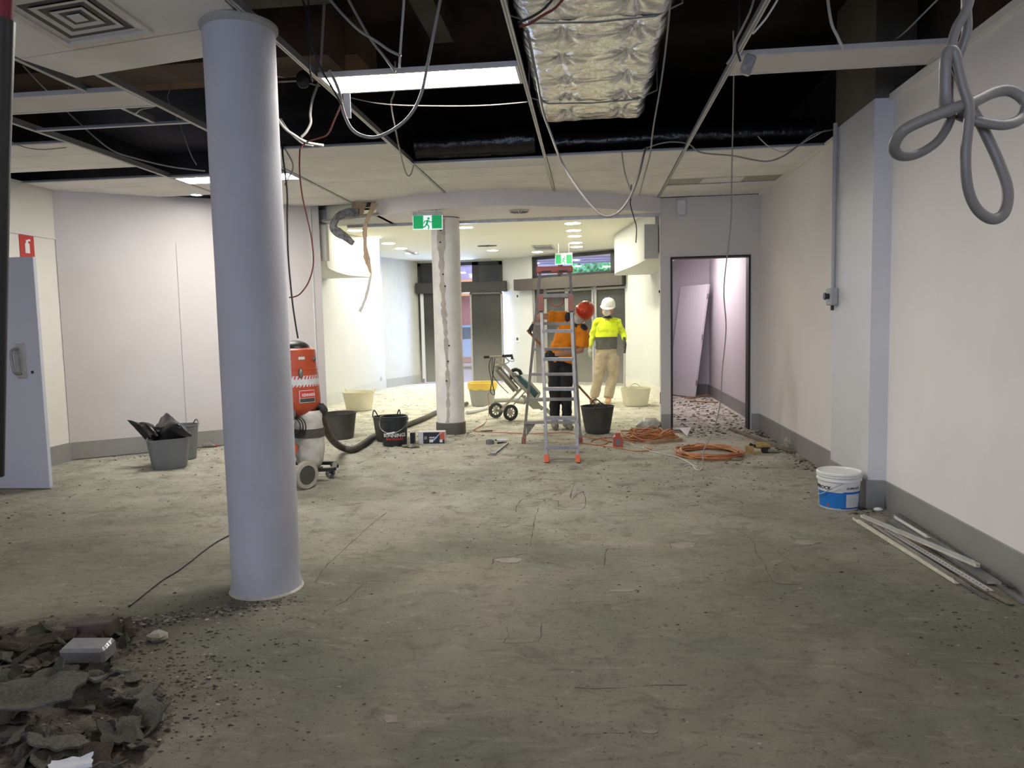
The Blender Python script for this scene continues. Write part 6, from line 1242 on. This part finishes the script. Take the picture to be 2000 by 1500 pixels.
for k in range(1600):
    c = Vector((0.6 + rt.gauss(0, 1.0), 25.7 + rt.gauss(0, 0.3), 2.75 + rt.gauss(0, 0.42))); s_ = rt.uniform(0.08, 0.18); a = Vector((rt.uniform(-1, 1), rt.uniform(-1, 1), rt.uniform(-1, 1))).normalized(); b_ = a.orthogonal().normalized()
    mb.add([tuple(c + a * s_), tuple(c + b_ * s_ * .5), tuple(c - a * s_), tuple(c - b_ * s_ * .5)], [(0, 1, 2, 3)])
o = obj('foliage', mb, M_leaf, t); o['kind'] = 'stuff'
t = thing('car', 'pale blue parked car seen through the gap beside the scarred column', 'car', (-4.6, 24, 0))
prof = [(-2.1, 0.35), (-2.15, 0.7), (-1.9, 0.85), (-1.2, 0.92), (-0.6, 1.38), (0.8, 1.42), (1.5, 1.0), (2.1, 0.9), (2.15, 0.4)]
M0 = Matrix.Translation((-4.4, 23.2, 0)); mb = MB(); mb.M = M0; mb.prism(prof, 1, 0, 1.7); obj('car_body', mb, M_car, t)
mb = MB(); mb.M = M0; mb.prism([(-1.0, 0.95), (-0.55, 1.32), (0.1, 1.34), (0.1, 0.95)], 1, -0.01, 0.0); mb.prism([(0.18, 0.95), (0.18, 1.34), (0.75, 1.34), (1.25, 1.0)], 1, -0.01, 0.0); obj('car_window', mb, M_carg, t)
for x in (-1.35, 1.35): wheel('car_wheel', Vector((-4.4 + x, 23.2, 0.32)), (0, 1, 0), 0.32, 0.2, M_rubber, M_alu, t, 5)
# ================================================================== RUBBLE AND DEBRIS
def chunk_mesh(seed, kind):
    """crumpled scrap: a bent, torn sheet (vinyl) or an angular lump (mortar)"""
    r = random.Random(seed)
    if kind == 'sheet':
        n = 7; rings = []; amp = r.uniform(0.15, 0.5); w = r.uniform(0.5, 1.0)
        top = []; 
        for i in range(n):
            row_ = []
            for j in range(n):
                u_, v_ = i / (n - 1) - .5, j / (n - 1) - .5
                e = 1 - 0.25 * noise.noise((i * 2.3 + seed, j * 2.3, 1.1)) * (1 if i in (0, n - 1) or j in (0, n - 1) else 0)
                x, y = u_ * 2 * e, v_ * 2 * w * e
                z = amp * (noise.noise((x * 1.3 + seed, y * 1.3, 0)) + 0.5 * x * x) + 0.1 * noise.noise((x * 4, y * 4, seed))
                row_.append((x, y, z))
            top.append(row_)
        mb = MB(); vs = [p for rr in top for p in rr] + [(x, y, z - 0.09) for rr in top for x, y, z in rr]; fs = []; N = n * n
        for i in range(n - 1):
            for j in range(n - 1):
                a = i * n + j; fs.append((a, a + n, a + n + 1, a + 1)); fs.append((N + a, N + a + 1, N + a + n + 1, N + a + n))
        per = [j for j in range(n)] + [i * n + n - 1 for i in range(1, n)] + [(n - 1) * n + j for j in range(n - 2, -1, -1)] + [i * n for i in range(n - 2, 0, -1)]
        for k in range(len(per)):
            a, b = per[k], per[(k + 1) % len(per)]; fs.append((a, b, N + b, N + a))
        return mb.add(vs, fs)
    mb = MB().sphere((0, 0, 0), 1, 0.75, 0.5, 7, 5)
    mb.v = [(x * (1 + .35 * noise.noise((x * 2 + seed, y * 2, z * 2))), y * (1 + .35 * noise.noise((x * 2, y * 2 + seed, z * 2))), z * (1 + .3 * noise.noise((x * 2, y * 2, z * 2 + seed)))) for x, y, z in mb.v]
    return mb
rb = random.Random(21)
CM = Matrix((AX, AY, AZ)).transposed(); AX0, AY0, AZ0 = CM[0], CM[1], CM[2]
LIB = [(mesh_of('vinyl_scrap', chunk_mesh(s, 'sheet'), [M_rub1, M_rub2, M_rub1, M_rub3][s % 4], smooth=True), 'sheet') for s in range(12)] + [(mesh_of('mortar_lump', chunk_mesh(s + 50, 'lump'), [M_rub2, M_rub3, M_rub1, M_rub4][s % 4]), 'lump') for s in range(6)]
def heap_z(x, y):
    # mound height field, centre off to the left
    d = math.hypot((x + 2.25) / 0.80, (y - 2.10) / 0.68); return max(0, 0.14 * (1 - d ** 1.7)) + max(0, 0.05 * (1 - math.hypot((x + 2.45) / 0.5, (y - 2.95) / 0.35)))
mb = MB(); n1, n2 = 46, 40; g_ = []
for i in range(n1 + 1):
    row_ = []
    for j in range(n2 + 1):
        x = -3.2 + 2.3 * i / n1; y = 1.1 + 2.3 * j / n2; z = heap_z(x, y)
        z += (0.03 * noise.noise((x * 9, y * 9, 0)) + 0.02 * noise.noise((x * 25, y * 25, 0))) * min(1, z * 30) - 0.004
        row_.append((x, y, z))
    g_.append(row_)
mb.loft(g_, caps=False, closed=False)
o = obj('rubble_bed', mb, mat('fine rubble', (0.06, 0.05, 0.038), 0.95, col2=(0.14, 0.118, 0.09), vscale=16, bump=0.9, bscale=40)); tag(o, 'fine dark rubble heaped on the floor at the lower left', 'rubble', kind='stuff')
spots = []
k = 0
while k < 210:
    x = rb.uniform(-2.9, -1.4); y = rb.uniform(1.75, 3.0)
    h_ = heap_z(x, y)
    if h_ < 0.012: continue
    k += 1
    me, kd = LIB[rb.randrange(12 if rb.random() < .75 else 18)]
    s_ = 0.024 + 0.062 * rb.random() ** 1.7 if kd == 'sheet' else rb.uniform(0.018, 0.045)
    if k < 8: s_ *= 1.5
    o = bpy.data.objects.new('rubble_scrap', me); COL.objects.link(o)
    o.location = (x, y, h_ + s_ * 0.22 + 0.005); o.rotation_euler = (rb.gauss(0, 0.45), rb.gauss(0, 0.45), rb.uniform(0, 6.28)); o.scale = (s_, s_, s_)
    q = Vector((x, y, h_ - H)); px_ = 1000 + F * q.dot(AX0) / -q.dot(AZ0); py_ = 750 - F * q.dot(AY0) / -q.dot(AZ0)
    tone = {'grey green vinyl scrap': 'grey green', 'brown vinyl scrap': 'brown', 'dark scrap': 'dark', 'pale mortar scrap': 'pale'}[me.materials[0].name]
    zone = ('at the far side' if py_ < 1270 else 'in the upper part' if py_ < 1330 else 'in the middle' if py_ < 1390 else 'in the lower part' if py_ < 1450 else 'at the near edge')
    side = 'left' if px_ < 60 else 'centre' if px_ < 150 else 'right' if px_ < 230 else 'right fringe'
    size = 'large' if s_ > 0.085 else 'small' if s_ < 0.055 else 'medium'
    tag(o, '%s %s %s %s of the rubble heap, %s' % (size, tone, 'curled vinyl scrap' if kd == 'sheet' else 'mortar lump', zone, side), 'rubble', 'scraps in the lower left rubble heap')
# bigger recognisable pieces of the heap
def place(o, px, py, z, rot, sc=(1, 1, 1)):
    p = fl(px, py, z); o.location = p; o.rotation_euler = [R(a) for a in rot]; o.scale = sc; return o
o = obj('brick', MB().bev(-0.10, 0.10, -0.045, 0.045, -0.035, 0.035, 0.006), M_brick); place(o, 182, 1226, 0.075, (0, -3, 8)); tag(o, 'brown brick lying at the top of the lower left rubble heap', 'brick')
o = obj('wrapped_block', MB().bev(-0.10, 0.085, -0.05, 0.05, -0.035, 0.035, 0.012), M_clear); place(o, 176, 1271, 0.11, (8, 0, 4)); tag(o, 'block wrapped in clear plastic just below the brick in the rubble', 'block')
def piece(name, lib, label, *a):
    o = bpy.data.objects.new(name, lib); COL.objects.link(o); place(o, *a); tag(o, label, 'rubble')
piece('vinyl_slab', LIB[0][0], 'large bent grey slab on top of the lower left rubble heap', 78, 1352, 0.19, (14, -4, 12), (0.13, 0.08, 0.10))
piece('vinyl_slab', LIB[8][0], 'rounded folded scrap right of the large slab in the rubble', 198, 1322, 0.14, (-20, 12, 60), (0.075, 0.06, 0.10))
piece('vinyl_slab', LIB[5][0], 'long dark folded scrap along the top left edge of the rubble', 75, 1250, 0.07, (10, 0, 20), (0.15, 0.05, 0.08))
piece('white_scrap', mesh_of('white_scrap', chunk_mesh(9, 'sheet'), M_label, smooth=True), 'pale torn scrap at the very bottom of the rubble heap', 140, 1494, 0.16, (30, 0, 28), (0.055, 0.035, 0.05))
piece('mortar_lump', LIB[15][0], 'pale mortar lump between the brick and the foreground column', 308, 1243, 0.02, (0, 0, 0), (0.05, 0.05, 0.05))
# thin scatter of chips: chips of vinyl, mortar and grit that nobody could count
def blocked(x, y):
    if y < 9.5:
        if x > (1.99 if 5.4 < y < 6.35 else 2.12) or x < -5.7: return True
        if (Vector((x, y, 0)) - A0).dot(NN) < 0.04: return True
    if y > 9.2 and x < -4.65: return True
    if 9.35 < y < 9.65 and (0.88 < x < 1.06 or x > 2.0): return True
    if y >= 9.5:
        xr = 0.93 + (y - 9.57) * 0.085 if y < 12.5 else 1.19
        if xr - 0.03 < x < 1.02 + (y - 9.5) * 0.105 or x > 2.18: return True
        if x > 1.2 and y > 13.6 - (x - 2.2) * 0.85: return True
    return math.hypot(x + 1.765, y - 3.667) < 0.2 or math.hypot(x + 1.815, y - 9.23) < 0.2
def chips(name, label, regions, m, seed):
    r = random.Random(seed); mb = MB()
    for (kind, a, n_, s0, s1) in regions:
        i = 0
        while i < n_:
            if kind == 'box': x = r.uniform(a[0], a[1]); y = r.uniform(a[2], a[3])
            elif kind == 'seg':
                f = r.random(); x = a[0] + (a[2] - a[0]) * f + r.gauss(0, a[4]); y = a[1] + (a[3] - a[1]) * f + r.gauss(0, a[4])
            elif kind == 'clu':
                x = r.gauss(a[0], a[2]); y = r.gauss(a[1], a[3])
            if kind == 'box' and len(a) > 4 and noise.noise((x * 0.9, y * 0.9, seed)) < a[4]: continue
            i += 1
            s_ = s0 + (s1 - s0) * r.random() ** 2.5; th = r.uniform(0, 6.28); q = r.uniform(0.3, 0.9)
            if blocked(x, y): continue
            n = r.choice((4, 5)); P = [(x + s_ * math.cos(th + 6.283 * k / n) * r.uniform(.6, 1), y + q * s_ * math.sin(th + 6.283 * k / n) * r.uniform(.6, 1), 0.001) for k in range(n)]
            h = s_ * r.uniform(0.12, 0.4); P.append((x + r.uniform(-.3, .3) * s_, y, h + 0.001)); hz_ = heap_z(x, y); P = [(a_, b_, c_ + hz_) for a_, b_, c_ in P]; mb.add(P, [(k, (k + 1) % n, n) for k in range(n)])
    return tag(obj(name, mb, m), label, 'debris', kind='stuff')
A_ = [('box', (-5.6, 2.1, 1.8, 5.5, -0.15), 1500, .002, .010), ('box', (-1, 2.1, 2.5, 7, 0.0), 500, .003, .014), ('box', (-5.5, 2.1, 5.5, 9.4, -0.25), 1100, .005, .024), ('box', (-4.6, 1.0, 9.4, 15), 500, .006, .03), ('box', (1.2, 2.15, 8.8, 13.5), 800, .008, .05),
 ('seg', (2.1, 6.8, 2.1, 9.4, 0.07), 420, .008, .035), ('seg', (1.9, 5.3, 2.05, 5.5, 0.06), 60, .008, .03), ('seg', (-5.6, 7.2, -4.4, 8.1, 0.08), 110, .006, .025), ('seg', (-2.3, 3.1, -1.6, 3.45, 0.05), 420, .003, .018), ('seg', (-1.98, 3.5, -1.5, 3.5, 0.03), 90, .004, .014),
 ('clu', (-1.9, 9.0, .3, .15), 260, .006, .022), ('clu', (0.9, 9.2, .35, .3), 260, .008, .035), ('clu', (-1.62, 2.4, .16, .35), 900, .003, .013), ('clu', (-2.1, 2.55, .4, .35), 1500, .004, .02), ('clu', (1.75, 3.3, .3, .4), 200, .003, .018), ('clu', (-4.9, 4.9, .5, .4), 110, .006, .03), ('clu', (-2.9, 8.1, .5, .3), 160, .006, .02), ('clu', (1.0, 7.0, 0.9, .5), 320, .006, .02), ('clu', (0.2, 2.4, .9, .5), 160, .002, .009)]
chips('floor_debris', 'dark chips of vinyl and grit scattered over the floor', A_, M_rub3, 31)
B_ = [('box', (-5.5, 2.1, 2, 9.4, -0.1), 300, .004, .016), ('box', (-4.6, 1.0, 9.4, 15), 400, .006, .03), ('box', (1.2, 2.15, 8.8, 13.5), 500, .008, .04), ('seg', (2.1, 6.8, 2.1, 9.4, 0.06), 160, .006, .03), ('seg', (-2.3, 3.1, -1.6, 3.45, 0.05), 120, .005, .022), ('clu', (-1.9, 9.0, .3, .15), 120, .006, .02), ('clu', (-1.9, 2.4, .4, .4), 260, .003, .013)]
chips('floor_debris', 'pale chips of mortar scattered over the floor', B_, M_rub4, 32)
# worn screed ridges left on the floor: low mortar lines
mb = MB(); rr_ = random.Random(8)
lines = [[(815, 240), (822, 212), (845, 192), (900, 190), (972, 196), (985, 218)], [(1045, 120), (1030, 190), (1078, 160), (1082, 222), (1035, 232), (960, 228)], [(905, 225), (890, 260), (884, 300), (872, 372)], [(768, 300), (815, 290), (884, 297)], [(1160, 450), (1168, 390), (1190, 382), (1262, 386)], [(1168, 545), (1285, 545), (1292, 556)], [(1420, 384), (1428, 358), (1516, 356)], [(785, 690), (788, 718), (776, 752), (900, 745)], [(872, 656), (905, 654), (917, 690), (910, 722), (903, 748)], [(60, 640), (110, 605), (160, 580), (195, 545), (235, 512), (315, 512)], [(30, 515), (75, 450), (130, 400), (250, 290), (310, 240)], [(0, 232), (60, 222), (160, 212), (215, 206)], [(1680, 310), (1735, 345), (1755, 400), (1790, 455), (1825, 515), (1935, 522)], [(1835, 390), (1880, 430), (1910, 470)], [(1050, 928), (1190, 930), (1280, 922), (1480, 915)], [(1085, 1105), (1235, 1108)], [(1530, 215), (1420, 218)], [(865, 125), (905, 110), (1060, 122), (1130, 128)], [(1475, 322), (1552, 318), (1575, 330)], [(1885, 335), (1935, 368), (2010, 360)], [(720, 445), (735, 420), (790, 415), (860, 400)], [(1625, 200), (1690, 198), (1700, 212)]]
for ln in lines:
    P = catmull([fl(x / 2 + 600, y / 2 + 880, 0.0) for x, y in ln], 5)
    P = [p + Vector((0.012 * noise.noise((p.x * 12, p.y * 12, 0)), 0.012 * noise.noise((p.x * 12, p.y * 12, 5)), 0)) for p in P]
    mb.tube(P, [max(0.001, 0.003 + 0.005 * noise.noise((p.x * 9, p.y * 9, 3))) for p in P], n=5, flat=0.5)
for ln in ([(0, 830 + 0), (70, 822), (110, 817)],): pass
tag(obj('screed_ridge', mb, mat('dark mortar ridge', (0.085, 0.07, 0.055), 0.95, var=0.3, vscale=20)), 'low broken mortar ridges outlining old pavers on the floor', 'floor ridge', kind='stuff')
mb = MB()
for (x, y, w, h) in ((1230, 548, 52, 5), (1470, 372, 44, 12), (1655, 204, 34, 7), (1545, 322, 42, 8), (1935, 360, 40, 9), (785, 430, 50, 9), (328, 1050, 26, 16), (1340, 1100, 30, 6)):
    pts = []
    for k in range(12):
        a = 2 * math.pi * k / 12; j = 1 + 0.5 * noise.noise((k * 1.7, x * 0.37, y * 0.71)); c_, s_ = math.cos(a), math.sin(a); pts.append(fl((x + w * j * math.copysign(abs(c_) ** .6, c_)) / 2 + 600, (y + h * j * math.copysign(abs(s_) ** .6, s_)) / 2 + 880, 0))
    mb.loft([[(p.x, p.y, 0.0005) for p in pts], [(p.x, p.y, 0.0022) for p in pts]])
tag(obj('mortar_patch', mb, mat('pale worn mortar', (0.22, 0.195, 0.165), 0.9, var=0.12, vscale=14)), 'thin pale patches of old mortar on the floor', 'floor patch', kind='stuff')
# ================================================================== DUST HAZE IN THE FRONT ROOM
M_haze = bpy.data.materials.new('dust haze'); M_haze.use_nodes = True
n, l = link_nodes(M_haze); n.remove(n['Principled BSDF'])
vs_ = n.new('ShaderNodeVolumeScatter'); vs_.inputs['Color'].default_value = (0.97, 0.94, 0.82, 1); vs_.inputs['Anisotropy'].default_value = 0.2
tc = n.new('ShaderNodeTexCoord'); sp = n.new('ShaderNodeSeparateXYZ'); l.new(tc.outputs['Object'], sp.inputs[0])
mr = n.new('ShaderNodeMapRange'); mr.interpolation_type = 'SMOOTHSTEP'; mr.inputs[1].default_value = 0.0; mr.inputs[2].default_value = 1.5; mr.inputs[3].default_value = 0.05; mr.inputs[4].default_value = 0.0008; l.new(sp.outputs['Z'], mr.inputs[0])
l.new(mr.outputs[0], vs_.inputs['Density']); l.new(vs_.outputs[0], n['Material Output'].inputs['Volume'])
SC.cycles.volume_step_rate = 4; SC.cycles.volume_max_steps = 64
hz = obj('dust_haze', MB().box(-4.66, 0.92, 9.9, 15.8, 0.02, 2.2), M_haze); tag(hz, 'pale dust haze hanging in the bright front room around the workers', 'dust', kind='stuff')
